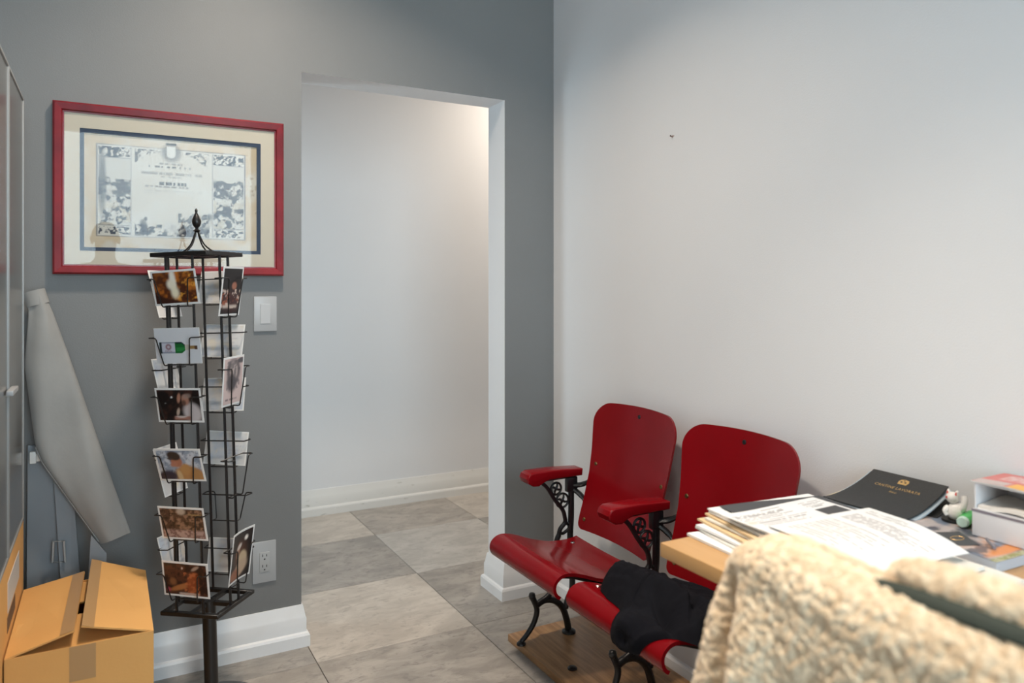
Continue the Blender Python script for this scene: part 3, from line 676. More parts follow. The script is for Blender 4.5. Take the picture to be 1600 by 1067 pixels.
# ------------------------------------------------------------------ grey things leaning in the corner
sl = empty('vinyl_sleeve', (-1.70, -.10, .48), 'tapered grey vinyl sleeve leaning diagonally against the grey wall', 'sleeve')
SO = (-1.70, -.10, .48)
L0, L1 = Vector((-1.893, -.052, 1.275)), Vector((-1.668, -.120, .520))       # its axis, neck to foot
A_ = (L1-L0).normalized(); S_ = Vector((.953, 0, .284)); S_ = (S_-A_*S_.dot(A_)).normalized(); N_ = A_.cross(S_)
Ln = (L1-L0).length
def sleeve(u, v):
    a = 2*PI*u; t = v
    wl = np.interp(t, [0, .04, .06, .25, .55, .62, .8, 1], [.026, .027, .030, .085, .125, .122, .088, .050])
    wr = np.interp(t, [0, .04, .06, .25, .55, .8, 1], [.026, .027, .030, .034, .034, .034, .036])
    th = np.interp(t, [0, .05, .3, .8, 1], [.016, .018, .030, .026, .012])
    cx = (wr-wl)/2; hw = (wr+wl)/2; ca_, sa_ = math.cos(a), math.sin(a)
    e = .75; X = cx+hw*math.copysign(abs(ca_)**e, ca_); Y = th*math.copysign(abs(sa_)**e, sa_)
    Y += .004*math.sin(9*t+4*ca_)*(1 if sa_ > 0 else 0)
    return tuple(L0+A_*(Ln*t)+S_*X+N_*Y)
b = MB().grid(sleeve, 48, 40, closed_u=True)
b.F.append(tuple(range(48))); b.M.append(0); b.F.append(tuple(39*48+k for k in range(48))); b.M.append(0)
b.obj('sleeve_body', VINYL, sl, off=SO)
def collar(u, v):
    a = 2*PI*u; return tuple(L0+A_*(-.012+.045*v)+S_*(.031*math.cos(a))+N_*(.021*math.sin(a)))
b = MB().grid(collar, 24, 4, closed_u=True); b.F += [tuple(range(24)), tuple(3*24+k for k in range(24))]; b.M += [0, 0]
b.obj('neck_band', VINYL, sl, off=SO)
# seam down the sleeve's lower edge
seam = [Vector(sleeve(.485, t))-N_*.001 for t in np.linspace(.56, .99, 14)]
MB().tube(seam, .0035, 6).obj('seam', VINYL, sl, off=SO)
def slat(name, P, t, label):
    o = empty(name, P[0], label, 'slat')
    b = sheet('slat_body', P, t, SLATM, o, P[0]); return o
s1 = slat('plastic_slat', [(-1.915, -.060, .0), (-1.800, -.060, .0), (-1.846, -.035, .800), (-1.912, -.035, .815)], .016, 'wide blue-grey plastic slat with a clip, upright in the corner behind the box')
q = Vector(s1.location)
MB().box(-1.905, -1.888, -.066, -.048, .762, .798, .003).box(-1.888, -1.876, -.066, -.052, .768, .792, .002).obj('clip', PORC, s1, off=q)
b = MB().tube([(-1.845, -.082, .46), (-1.812, -.082, .455), (-1.815, -.082, .52), (-1.842, -.082, .522)], .004, 6, closed=True).obj('buckle', ALU, s1, off=q)
slat('plastic_slat', [(-1.800, -.100, .0), (-1.744, -.100, .0), (-1.795, -.060, .720), (-1.846, -.060, .770)], .012, 'narrow blue-grey plastic slat leaning beside the wide one')
slat('pointed_slat', [(-1.772, -.160, .0), (-1.690, -.160, .0), (-1.700, -.136, .478), (-1.742, -.130, .540)], .02, 'short pale grey slat with an angled tip behind the cardboard box')

# ------------------------------------------------------------------ theatre seats bolted on a plank
PT = 0.026
pk = tag(MB().box(-.405, -.045, -1.52, -.335, 0, PT, .003).obj('oak_plank', OAK), 'low oak plank carrying the iron feet of both red seats', 'plank')
BOLT = MB().lathe([(.016, 0), (.016, .004), (.011, .008), (.001, .010)], (-.335, -.66, PT), 16).obj('bolt', IRON, pk)

SY, PITCH = -.43, -.485                          # first iron stand, and the distance to the next
SEATP = [(-.195, .394), (-.24, .388), (-.31, .392), (-.38, .410), (-.44, .433), (-.490, .446), (-.520, .443), (-.541, .426), (-.546, .404), (-.538, .384), (-.525, .374)]
SP = interp(SEATP, 41)
def seat_pt(t, y, lift=0.0):
    """a point on the seat's upper face: t 0 (rear) .. 1 (under the rolled front lip)"""
    k = min(max(t, 0), 1)*40; i = min(int(k), 39); f = k-i
    x = SP[i][0]*(1-f)+SP[i+1][0]*f; z = SP[i][1]*(1-f)+SP[i+1][1]*f
    i0, i1 = max(i-1, 0), min(i+2, 40)
    dx, dz = SP[i1][0]-SP[i0][0], SP[i1][1]-SP[i0][1]; L_ = math.hypot(dx, dz)
    nx, nz = dz/L_, -dx/L_                        # outward (up at the rear, forward over the lip)
    return Vector((x+nx*lift, y, z+nz*lift)), Vector((nx, 0, nz))
YC = -.6725                                       # middle of the first seat
BACKP = [(.882, -.098), (.80, -.112), (.70, -.130), (.62, -.149), (.53, -.178), (.47, -.199), (.425, -.211)]
def back_x(z):
    zs = [p[0] for p in BACKP][::-1]; xs = [p[1] for p in BACKP][::-1]
    return float(np.interp(z, zs, xs))
BZ0, BZ1 = .428, .882
def back_half(z):
    """half width of the back at height z, with its rounded corners"""
    hw = float(np.interp(z, [.425, .52, .63, .72, .80, .9], [.196, .199, .206, .215, .224, .226]))
    r = .075
    if z > BZ1-r: d = (z-(BZ1-r))/r; hw -= r*(1-math.sqrt(max(0, 1-d*d)))*1.0
    r = .022
    if z < BZ0+r: d = (BZ0+r-z)/r; hw -= r*(1-math.sqrt(max(0, 1-d*d)))
    return hw
def theatre_seat(dy, label, extra_stand=False):
    root = empty('theatre_seat', (-.28, YC+dy, PT), label, 'chair', 'red folding theatre seats')
    off = (-.28, YC+dy, PT)
    yc = YC+dy-.012
    # back: bent plywood
    zs = [BZ0+(BZ1-BZ0)*(.5-.5*math.cos(PI*k/44)) for k in range(45)]
    def f(u, v):
        z = zs[min(int(round(v*44)), 44)]; s = 2*u-1; y = yc-s*back_half(z)
        bow = .030*(1-((y-yc)/.225)**2)
        zz = z-.010*max(0, (z-.80)/.08)*((y-yc)/.225)**2
        return (back_x(z)+bow, y, zz)
    def nf(u, v):
        s = 2*u-1; n = Vector((-1, -s*.27, .16)); return n.normalized()
    bk = MB().slab(f, nf, .011, 25, 45).obj('backrest', RED, root, off=off, ang=50)
    for (uy, uz) in ((0, .848), (-.185, .655), (.182, .655), (-.172, .463), (.172, .463)):
        x_ = back_x(uz)+.030*(1-(uy/.225)**2)
        MB().tube([(x_+.001, yc+uy, uz), (x_-.0025, yc+uy-.0002, uz)], [.0075, .006], 12).obj('screw', BRASS if uz < .8 else IRON, bk, off=off)
    # seat: rolled front lip
    def sf(u, v):
        y = YC+dy+(.5-u)*(.400+.018*v); dip = -.006*(1-(2*u-1)**2)*(1-v)
        p, n = seat_pt(v, y); return p+n*dip
    def sn(u, v): return seat_pt(v, 0)[1]
    st = MB().slab(sf, sn, .010, 17, 41).obj('seat', RED, root, off=off, ang=50)
    for (t, uy) in (((.64, .175), (.64, -.175), (.10, .16), (.10, -.16)) if dy else ((.10, .16), (.10, -.16))):
        p, n = seat_pt(t, YC+dy+uy, -.001)
        MB().tube([p, p+n*.0030], [.0075, .0055], 12).obj('screw', STEEL, st, off=off)
    # iron brackets under the seat
    for s in (-1, 1):
        y = YC+dy+s*.165
        P = [seat_pt(t, y, -.019)[0] for t in (.05, .2, .4, .6, .76)]
        ys = SY+dy if s > 0 else SY+dy+PITCH
        P2 = [Vector((-.30, y, .375)), Vector((-.255, (y+ys)/2, .335)), Vector((-.205, ys-s*.008, .315))]
        MB().tube(spline(P, 4), .0085, 8).tube(spline(P2, 5), [.010]*10+[.012], 8).obj('seat_bracket', IRON, root, off=off)
    for n_, y in enumerate([SY+dy]+([SY+dy+PITCH] if extra_stand else [])):
        iron_stand(root, off, y)
        back_link(root, off, y, yc)
    return root
def back_link(root, off, y, yc):
    e = yc+.2 if y > yc else yc-.2
    MB().tube(spline([(-.180, y, .566), (-.150, y+(e-y)*.4, .572), (-.128, e, .60), (-.118, e, .640)], 4), [.016]*5+[.014]*4+[.012]*3+[.008], 8, flat=.6).tube(
        spline([(-.180, y, .553), (-.162, y+(e-y)*.5, .530), (-.160, e, .50), (-.182, e, .455)], 4), [.014]*5+[.010]*4+[.008]*4, 8, flat=.6).obj('back_bracket', IRON, root, off=off)
def iron_stand(root, off, y):
    b = MB()
    def T(P, r, n=5, fl_=1.0):
        S = spline([(p[0], y, p[1]) for p in P], n)
        if isinstance(r, tuple): r = [r[0]+(r[1]-r[0])*i/(len(S)-1) for i in range(len(S))]
        b.tube(S, r, 8, flat=fl_, up=(0, 1, 0))
    z0 = PT
    T([(-.402, z0+.010), (-.378, z0+.030), (-.352, .088), (-.338, .124), (-.340, .150), (-.356, .186)], (.0085, .0115))
    b.lathe([(.001, -.013), (.010, -.010), (.013, 0), (.010, .010), (.001, .013)], (-.357, y, .190), 12)
    b.lathe([(.017, 0), (.016, .006), (.009, .012)], (-.402, y, z0), 14)
    T([(-.342, .152), (-.306, .165), (-.262, .155), (-.228, .122), (-.210, .075), (-.202, z0+.010)], (.012, .013))
    b.lathe([(.026, 0), (.025, .007), (.012, .014)], (-.200, y, z0), 14)
    T([(-.325, .160), (-.288, .178), (-.267, .210), (-.262, .26), (-.264, .33), (-.252, .375), (-.243, .392)], (.011, .0095))
    T([(-.216, .118), (-.204, .150), (-.186, .185), (-.187, .26), (-.194, .330), (-.194, .40), (-.190, .46), (-.190, .596)], .0115)
    T([(-.245, .385), (-.238, .412), (-.217, .434), (-.219, .458), (-.229, .484), (-.262, .524), (-.286, .560), (-.305, .582), (-.330, .598)], (.0085, .0075))
    T([(-.243, .400), (-.225, .395), (-.200, .408)], .006)
    T([(-.214, .434), (-.203, .425), (-.194, .435)], .006)
    T([(-.335, .600), (-.25, .602), (-.175, .602)], .0075)
    for cx, cz, r in ((-.256, .563, .022), (-.229, .516, .026)):
        b.tube([(cx+r*math.cos(2*PI*k/18), y, cz+r*math.sin(2*PI*k/18)) for k in range(18)], .0042, 6, closed=True, up=(0, 1, 0))
        for k in range(4):
            a = PI/4+k*PI/2+.3; b.tube([(cx, y, cz), (cx+r*.5*math.cos(a), y, cz+r*.5*math.sin(a)), (cx+r*math.cos(a+.25), y, cz+r*math.sin(a+.25))], [.0055, .0045, .003], 6)
        b.lathe([(.001, -.006), (.006, -.004), (.0075, 0), (.006, .004), (.001, .006)], (cx, y, cz), 10)
    b.box(-.212, -.168, y-.011, y+.011, .545, .600, .004)
    b.lathe([(.010, -.008), (.012, 0), (.010, .008)], (-.190, y, .572), 12)
    b.obj('iron_stand', IRON, root, off=off, ang=60)
    prof = [(-.158, .632), (-.160, .607), (-.300, .607), (-.322, .600), (-.345, .588), (-.368, .590), (-.388, .602), (-.394, .618), (-.388, .632), (-.372, .640), (-.28, .640)]
    bm = bmesh.new(); n = len(prof); hw = .033
    va = [bm.verts.new((p[0], y-hw, p[1])) for p in prof]; vb = [bm.verts.new((p[0], y+hw, p[1])) for p in prof]
    bm.faces.new(va); bm.faces.new(vb[::-1])
    for i in range(n): bm.faces.new((va[(i+1) % n], va[i], vb[i], vb[(i+1) % n]))
    bmesh.ops.recalc_face_normals(bm, faces=bm.faces)
    ed = [e for e in bm.edges if (e.verts[0] in va) == (e.verts[1] in va)]
    bmesh.ops.bevel(bm, geom=ed, offset=.006, segments=3, affect='EDGES', profile=.5)
    bm.verts.index_update()
    MB().add([v.co[:] for v in bm.verts], [[v.index for v in f.verts] for f in bm.faces]).obj('armrest', RED, root, off=off, ang=35); bm.free()
theatre_seat(0, 'empty red wooden theatre seat on black iron legs, beside the doorway wall')
theatre_seat(PITCH, 'red wooden theatre seat with a black garment lying on it, beside the desk', True)

# black garment dropped on the second seat
def garment():
    dy = PITCH; yl, yr = YC+dy+.175, YC+dy-.235
    nu, nv = 110, 120
    V = []; U_, V_ = np.meshgrid(np.linspace(0, 1, nu), np.linspace(0, 1, nv))
    # v runs from the rear (0) to the front (1); u from the doorway side to the desk side
    n1 = fbm(U_*4, V_*4, 91); n2 = fbm(U_*9, V_*9, 95)
    lim_lo = np.interp(U_[0], [0, .10, .25, .42, .6, 1], [.56, .44, .26, .08, .0, .0])
    lim_hi = np.interp(U_[0], [0, .10, .22, .38, .46, .50, .60, .72, .80, .90, 1], [.62, .70, .74, .76, .80, .98, .99, .95, .84, .72, .64])
    P = np.zeros((nv, nu, 3))
    for i in range(nu):
        for j in range(nv):
            u = U_[j, i]; v = V_[j, i]; t = lim_lo[i]+(lim_hi[i]-lim_lo[i])*v
            y = yl+(yr-yl)*u+.010*math.sin(5*t+2*u)
            edge = min(1, min(u/.14, (1-u)/.05, v/.14, (1-v)/.07))
            edge = math.sin(max(edge, 0)*PI/2)
            h = .010+.012*n1[j, i]+.006*n2[j, i]
            main = float(ss(.03, .14, u)*(1-ss(.60, .72, t-.05*math.sin(4*u))))      # thick folded body
            h += .062*main*(0.80+.45*n1[j, i])
            roll = math.exp(-((t-(.60+.05*math.sin(5*u)))/.075)**2)*float(ss(.05, .2, u))    # rolled front fold
            h += .020*roll
            f1 = abs((t-.12)-.62*(u-.05)); h -= .026*math.exp(-(f1/.020)**2)*main            # diagonal crease
            f2 = abs(t-(.50+.10*u)); h -= .026*math.exp(-(f2/.018)**2)*float(ss(.25, .4, u))
            f3 = abs(t-(.66+.20*(u-.5))); h -= .024*math.exp(-(f3/.02)**2)*float(ss(.45, .55, u))
            cuff = math.exp(-((u-.62)/.09)**2)*math.exp(-((t-.84)/.07)**2); h += .028*cuff
            h -= .024*math.exp(-((u-.63)/.055)**2)*math.exp(-((t-.88)/.03)**2)
            p, n = seat_pt(t, y, .001+max(.003, h)*edge)
            P[j, i] = p
    F = [(j*nu+i, j*nu+i+1, (j+1)*nu+i+1, (j+1)*nu+i) for j in range(nv-1) for i in range(nu-1)]
    o = mesh('folded_garment', P.reshape(-1, 3).tolist(), F, NAVYCLOTH, ang=180)
    return tag(o, 'crumpled black sweatshirt lying on the red seat by the desk', 'garment')
garment()

# ------------------------------------------------------------------ desk and what lies on it
DZT = 0.765
dk = empty('desk', (-.345, -2.2, 0), 'pale wooden desk against the white wall, covered with papers', 'desk')
DO = (-.345, -2.2, 0)
MB().box(-.687, -.028, -2.95, -1.530, DZT-.030, DZT, .003).obj('desktop', DESKW, dk, off=DO)
for (x, y) in ((-.64, -2.90), (-.075, -1.585), (-.075, -2.90)):
    MB().box(x-.025, x+.025, y-.025, y+.025, 0, DZT-.030, .003).obj('leg', mat('desk_leg_metal', (.03, .03, .03), .4), dk, off=DO)
MB().box(-.667, -.617, -2.05, -2.0, 0, DZT-.030, .003).obj('leg', MATS['desk_leg_metal'], dk, off=DO)

MB().box(-.500, -.060, -2.02, -1.63, .03, DZT-.031, .004).obj('added_light_block', mat('light_block_grey', (.12, .12, .125), .5), dk, off=DO)  # unseen block added under the desk to keep window light off the wall

def rect_sheet(name, cx, cy, a, wd, dp, z, t, m, label, cat, group=None, pic=None, sag=0.0, seed=0, dz=(0, 0), droop=0.0):
    """a sheet or folder lying flat: wd along direction a (degrees from +x), dp across"""
    ca_, sa_ = math.cos(math.radians(a)), math.sin(math.radians(a))
    def f(u, v, k=0.0):
        X = (u-.5)*wd; Y = (v-.5)*dp
        zz = z+t+k+sag*(abs(2*u-1)**3)*.5+.0012*math.sin(6*u+seed)*math.sin(5*v+seed*2)+dz[0]*(u-.5)+dz[1]*(v-.5)-droop*max(0, (u-.42)/.58)**1.6
        return (cx+X*ca_-Y*sa_, cy+X*sa_+Y*ca_, zz)
    o = MB().slab(f, lambda u, v: (0, 0, 1), t, 13, 7).obj(name, m)
    tag(o, label, cat, group)
    if pic is not None:
        pic.put('print', lambda u, v: f(.004+.992*u, .004+.992*v, .0004), o, PRINT_M)
    return o
G = 'pile of papers at the desk corner'
Z = DZT+.0008
stack = [   # name, cx, cy, angle, w, d, thickness, material, label, category
    ('paper_sheaf', -.470, -1.640, -3, .290, .215, .005, PAPER, 'lowest loose white paper sheaf of the desk-corner pile', 'papers'),
    ('paper_sheaf', -.452, -1.648, -10, .290, .222, .004, PAPER_W, 'off-white paper sheaf second from the bottom of the desk-corner pile', 'papers'),
    ('paper_sheaf', -.448, -1.640, -5, .285, .214, .005, PAPER, 'white paper sheaf just under the tan folders of the pile', 'papers'),
    ('manila_folder', -.430, -1.640, -9, .298, .232, .004, MANILA, 'lower tan folder in the desk-corner pile', 'folder'),
    ('paper_sheaf', -.424, -1.645, -7, .288, .220, .004, PAPER_W, 'thin off-white sheaf between the two tan folders', 'papers'),
    ('manila_folder', -.418, -1.650, -12, .300, .230, .004, MANILA, 'upper tan folder in the desk-corner pile', 'folder'),
    ('paper_sheaf', -.412, -1.643, -8, .286, .218, .005, PAPER, 'white sheaf on top of the tan folders in the pile', 'papers'),
    ('paper_folder', -.405, -1.640, -5, .292, .228, .003, PAPER, 'white paper folder holding the charcoal sheet near the top of the pile', 'folder')]
for i, (nm, cx, cy, a, wd, dp, t, m, lb, cat) in enumerate(stack):
    rect_sheet(nm, cx, cy, a, wd, dp, Z, t, m, lb, cat, G, seed=i); Z += t+.0016
rect_sheet('charcoal_sheet', -.400, -1.652, -10, .268, .216, Z+.001, .0012, BLACKSHEET, 'charcoal sheet lying under the printed form', 'sheet', G, seed=3); Z += .0042
fm = Pic(100, 76, 1.29, (.76, .76, .76)); GK = (.13, .13, .14)
fm.rect(.74, .975, .44, .70, (.055, .055, .06)); fm.rect(.36, .56, .925, .945, GK, .004, .8)
fm.lines(.03, .70, .72, .90, 5, GK, .85, 4).lines(.10, .70, .30, .70, 9, GK, .7, 5).lines(.74, .97, .75, .92, 5, GK, .7, 6).lines(.03, .97, .05, .28, 6, GK, .6, 7)
fm.rect(.02, .10, .62, .70, (.50, .42, .28), .02, .5); fm.rect(.72, .725, .3, .93, GK, .002, .5)
rect_sheet('printed_form', -.432, -1.692, -1, .279, .216, Z, .0008, PAPER, 'white printed form with a dark square picture on top of the pile', 'form', G, pic=fm, sag=.004); Z += .002
p2 = Pic(76, 100, .77, (.78, .78, .77))
p2.lines(.08, .92, .62, .80, 9, (.16, .13, .14), .8, 12, wsc=70).lines(.08, .7, .86, .95, 4, (.15, .15, .15), .7, 13).lines(.08, .8, .1, .55, 12, (.15, .15, .15), .5, 14)
LS = DZT+.001
rect_sheet('loose_sheet', -.40, -1.925, -84, .216, .285, LS, .004, PAPER, 'lowest white sheaf beside the magazine', 'papers', 'loose sheets beside the magazine', seed=5)
rect_sheet('loose_sheet', -.405, -1.900, -95, .216, .285, LS+.006, .005, PAPER_W, 'off-white sheaf under the printed letter', 'papers', 'loose sheets beside the magazine', seed=6)
rect_sheet('letter', -.418, -1.812, -94, .219, .282, Z+.0055, .0008, PAPER, 'white printed letter overlapping the form', 'letter', 'loose sheets beside the magazine', pic=p2, seed=2, droop=.026)
rect_sheet('paper_sheaf', -.425, -1.872, -88, .19, .262, LS+.0135, .006, PAPER_W, 'thick white sheaf under the printed letter', 'papers', 'loose sheets beside the magazine', seed=8)

# curved presentation folder and the sheets beneath it, rising against the wall
def curl(x0, x1, ya0, yb0, ya1, yb1, z0, zr, t, m, name, label, cat, pw=1.8, group=None, nt=24):
    def f(u, v):
        x = x0+(x1-x0)*v; ya = ya0+(ya1-ya0)*v; yb = yb0+(yb1-yb0)*v
        return (x, ya+(yb-ya)*u, z0+zr*v**pw)
    def nf(u, v):
        s = zr*pw*max(v, .001)**(pw-1)/(x1-x0); n = Vector((-s, 0, 1)); return n.normalized()
    o = MB().slab(f, nf, t, 12, nt).obj(name, m, ang=60); tag(o, label, cat, group); return o, f, nf
GF = 'folders curling up the white wall'
curl(-.225, -.012, -1.470, -1.715, -1.515, -1.715, .7700, .030, .0025, CREAM, 'cream_folder', 'cream card folder lowest under the black presentation folder', 'folder', 2.2, GF)
curl(-.190, -.013, -1.520, -1.750, -1.540, -1.745, .7735, .038, .0018, BLACKCARD, 'black_folder', 'thin black folder between the cream card folders', 'folder', 2.0, GF)
curl(-.212, -.014, -1.490, -1.726, -1.528, -1.728, .7775, .046, .0022, CREAM, 'cream_folder', 'cream card folder directly beneath the pale blue card', 'folder', 2.0, GF)
curl(-.178, -.016, -1.506, -1.735, -1.532, -1.738, .7830, .0525, .0022, GREYCARD, 'blue_card', 'pale blue card just beneath the black presentation folder', 'card', 1.9, GF)
fo, ff, fn = curl(-.168, -.020, -1.514, -1.724, -1.546, -1.733, .7880, .0565, .0035, BLACKCARD, 'presentation_folder', 'black presentation folder with gold lettering curling up the white wall', 'folder', 1.8, GF)
def text_on(name, body, size, u0, v0, parent, shear=0.0, sp=1.0):
    cu = bpy.data.curves.new(name, 'FONT'); cu.body = body; cu.size = size; cu.align_x = 'CENTER'; cu.shear = shear; cu.space_character = sp; cu.resolution_u = 2
    t = bpy.data.objects.new(name, cu); C.objects.link(t); bpy.context.view_layer.update()
    me = bpy.data.meshes.new_from_object(t.evaluated_get(bpy.context.evaluated_depsgraph_get())); bpy.data.objects.remove(t)
    for v in me.vertices:
        uu = u0+v.co.x/.195; vv = v0+v.co.y/.160
        p = Vector(ff(uu, vv))+Vector(fn(uu, vv))*.0006; v.co = p
    me.materials.clear(); me.materials.append(GOLD)
    return link(bpy.data.objects.new(name, me), parent)
lt = text_on('lettering', 'CANTINE LAVORATA', .0112, .50, .715, fo, 0, 1.08)
text_on('lettering', 'Riace', .0085, .50, .625, fo, .3)
def crest():
    V = []; F = []
    def poly(P):
        k = len(V)
        for a, b_ in P:
            p = Vector(ff(.5+a/.195, .87+b_/.160))+Vector(fn(.5, .86))*.0006; V.append(p)
        F.append(tuple(range(k, k+len(P))))
    poly([(-.011, -.006), (.011, -.006), (.013, .002), (.010, .008), (.0, .010), (-.010, .008), (-.013, .002)])
    o = mesh('crest', V, F, GOLD, fo, False)
    V2 = []; F2 = []
    for (a, b_, r) in ((-.005, .001, .003), (.005, .001, .003), (0, .006, .0022)):
        k = len(V2)
        for q in range(10):
            p = Vector(ff(.5+(a+r*math.cos(q*PI/5))/.195, .87+(b_+r*.7*math.sin(q*PI/5))/.160))+Vector(fn(.5, .86))*.0011; V2.append(p)
        F2.append(tuple(range(k, k+10)))
    mesh('crest_detail', V2, F2, BLACKCARD, o, False)
crest()

# magazine with a colourful cover
mg = Pic(64, 72, .85, (.16, .20, .27)); mg.noise(5, (.62, .36, .24), 71, .45, .6, .9); mg.noise(6, (.52, .45, .42), 75, .5, .66, .8); mg.noise(8, (.05, .05, .07), 78, .55, .66, .8)
mg.rect(.0, .5, .0, .06, (.25, .26, .07), .01); mg.noise(20, (.5, .5, .35), 79, .5, .6, .8, (mg.v < .06)*(mg.u < .5)*1.0); mg.ell(.45, .14, .36, .06, (.72, .27, .08), .1, .3).ell(.75, .1, .2, .05, (.70, .25, .08), .6, .3)
mgx = lambda u, v: (-.252+.222*u+.034*v, -1.962+.238*v-.004*u)
def mgf(u, v, z): a = mgx(u, v); return (a[0], a[1], z)
mz = MB().slab(lambda u, v: mgf(u, v, DZT+.020), lambda u, v: (0, 0, 1), .019, 2, 2).obj('magazine', mat('page_edges', (.46, .50, .56), .6), smooth=False)
tag(mz, 'thick magazine with a colourful food cover under the white boxes', 'magazine')
mg.put('cover_print', lambda u, v: mgf(u, v, DZT+.0206), mz)
MT = DZT+.0212
dc = MB().slab(lambda u, v: Vector((-.186-.044*u*1.0+.046*v, -1.806-.066*u-.022*v, MT+.001)), lambda u, v: (0, 0, 1), .0008, 2, 2).obj('black_card', BLACKSHEET, smooth=False)
tag(dc, 'small black card with a gold oval lying on the magazine', 'card')
MB().tube([(-.186-.022+.023+.016*math.cos(2*PI*k/20), -1.806-.033-.011+.010*math.sin(2*PI*k/20), MT+.0012) for k in range(20)], .0008, 4, closed=True).obj('gold_oval', GOLD, dc)
pn = tag(MB().tube([(-.190, -1.925, MT+.005), (-.150, -1.888, MT+.005), (-.148, -1.886, MT+.005)], [.0028, .0028, .001], 8).obj('pen', mat('pen_grey', (.2, .2, .24), .3)), 'thin grey pen lying on the magazine by the white box', 'pen')

# white figurine
fg = empty('cat_figurine', (-.072, -1.782, MT), 'small white porcelain cat figurine with a raised paw beside the black folder', 'figurine')
MB().lathe([(.022, 0), (.024, .002), (.023, .005), (.012, .006)], (-.004, .004, 0), 20).obj('base', mat('black_base', (.01, .01, .01), .3), fg)
b = MB().lathe([(.010, .004), (.016, .008), (.019, .018), (.018, .028), (.013, .036), (.009, .040)], (0, 0, 0), 20)
b.lathe([(.001, .0), (.008, .002), (.0125, .008), (.0135, .014), (.011, .020), (.006, .024), (.001, .0252)], (-.004, .006, .038), 20)
b.tube(spline([(-.004, -.014, .026), (-.008, -.020, .036), (-.006, -.021, .050), (-.004, -.019, .060)], 4), [.006]*6+[.0065]*7, 10)
b.tube(spline([(-.010, .012, .030), (-.018, .014, .022), (-.018, .010, .014)], 4), [.0062]*5+[.005]*4, 10)
for s in (-1, 1): b.tube([(-.004, .006+s*.008, .056), (-.004, .006+s*.0095, .064), (-.004, .006+s*.010, .068)], [.0052, .0036, .0008], 8)
b.obj('body', PORC, fg, ang=60)
MB().tube([(-.016, .012, .052), (-.0175, .012, .052)], [.003, .002], 8).obj('nose', PINK, fg)
for s in (-1, 1): MB().tube([(-.0075, .006+s*.0086, .058), (-.0070, .006+s*.0096, .0645)], [.003, .001], 6).obj('ear_lining', PINK, fg)
# green marker
mk_ = empty('green_marker', (-.08, -1.81, MT+.0125), 'fat green marker with a pale end lying by the white boxes', 'marker')
a = Vector((-.112, -1.817, MT+.0128)); c = Vector((-.050, -1.801, MT+.0128)); o3 = mk_.location
MB().tube([a.lerp(c, .16), c], .0125, 20).obj('barrel', GREENP, mk_, off=o3)
MB().tube([a, a.lerp(c, .03), a.lerp(c, .17)], [.0095, .0112, .0118], 20).obj('end_cap', PALEG, mk_, off=o3)
# boxes
q = Vector((-.075, -1.91, MT))
wbx = empty('white_box', q, 'closed white carton standing on the magazine at the wall', 'box')
b = MB().box(-.134, -.020, -1.966, -1.850, MT+.0005, MT+.0545, .0015); b.obj('carton', BOXW, wbx, off=q)
MB().box(-.1348, -.1338, -1.9665, -1.8495, MT+.050, MT+.0546).obj('lid_edge', mat('box_lid_edge', (.25, .22, .26), .5), wbx, False, off=q)
z = MT+.0552
obx = empty('open_box', (-.075, -1.91, z), 'open-fronted white box on top of the closed white carton', 'box'); q = obx.location
X0, X1, Y0, Y1, T, HB = -.136, -.018, -1.968, -1.856, .003, .056
b = MB().box(X0, X1, Y0, Y1, z, z+T).box(X0, X1, Y0, Y1, z+HB-T, z+HB).box(X0, X1, Y0, Y0+T, z+T, z+HB-T).box(X0, X1, Y1-T, Y1, z+T, z+HB-T).box(X1-T, X1, Y0+T, Y1-T, z+T, z+HB-T)
b.obj('shell', BOXW, obx, False, off=q)
MB().slab(lambda u, v: Vector((X0+.003+.10*v, Y0+.006+(Y1-Y0-.012)*u, z+T+.010+.004*math.sin(5*u+3*v))), lambda u, v: (0, 0, 1), .009, 10, 6).obj('tissue_lining', mat('tissue', (.78, .74, .68), .8), obx, off=q)
MB().box(X0+.03, X0+.05, Y0+.012, Y0+.030, z+HB-.018, z+HB-T-.001, .002).obj('hanging_tab', mat('brown_tab', (.16, .10, .07), .6), obx, off=q)
lf = Pic(40, 30, 1.3, (.62, .16, .14)); lf.rect(.2, .9, .45, .85, (.72, .58, .56), .02, .7).noise(14, (.6, .12, .10), 99, .5, .6, .7).rect(.55, 1, .0, .32, (.80, .42, .06), .02).rect(.0, .5, .0, .3, (.50, .50, .48), .02, .8)
lz = z+HB+.0025
lb = tag(MB().slab(lambda u, v: Vector((X0-.004+.125*v, Y1+.006-.125*u, lz-.001*math.cos(6*u))), lambda u, v: (0, 0, 1), .0012, 10, 4).obj('leaflet', PAPER), 'red and orange printed leaflet on top of the open white box', 'leaflet')
lf.put('print', lambda u, v: (X0-.003+.123*v, Y1+.005-.123*u, lz+.0006-.001*math.cos(6*u)), lb)

# ------------------------------------------------------------------ desk chair with a sherpa jacket over its back
ch = empty('desk_chair', (-1.13, -2.36, 0), 'dark desk chair hidden beneath the sherpa jacket', 'chair')
HO = (-1.13, -2.36, 0); DKM = mat('dark_chair', (.03, .03, .032), .6)
MB().box(-.975, -.945, -2.575, -2.145, .56, .955, .012).obj('backrest', DKM, ch, off=HO)
MB().box(-.985, -.56, -2.57, -2.15, .43, .48, .018).obj('seat', DKM, ch, off=HO)
for (x, y) in ((-.955, -2.54), (-.955, -2.18)):
    MB().box(x-.014, x+.014, y-.014, y+.014, 0, .60, .004).obj('leg', DKM, ch, off=HO)
for (x, y) in ((-.60, -2.54), (-.60, -2.18)):
    MB().box(x-.014, x+.014, y-.014, y+.014, 0, .435, .004).obj('leg', DKM, ch, off=HO)

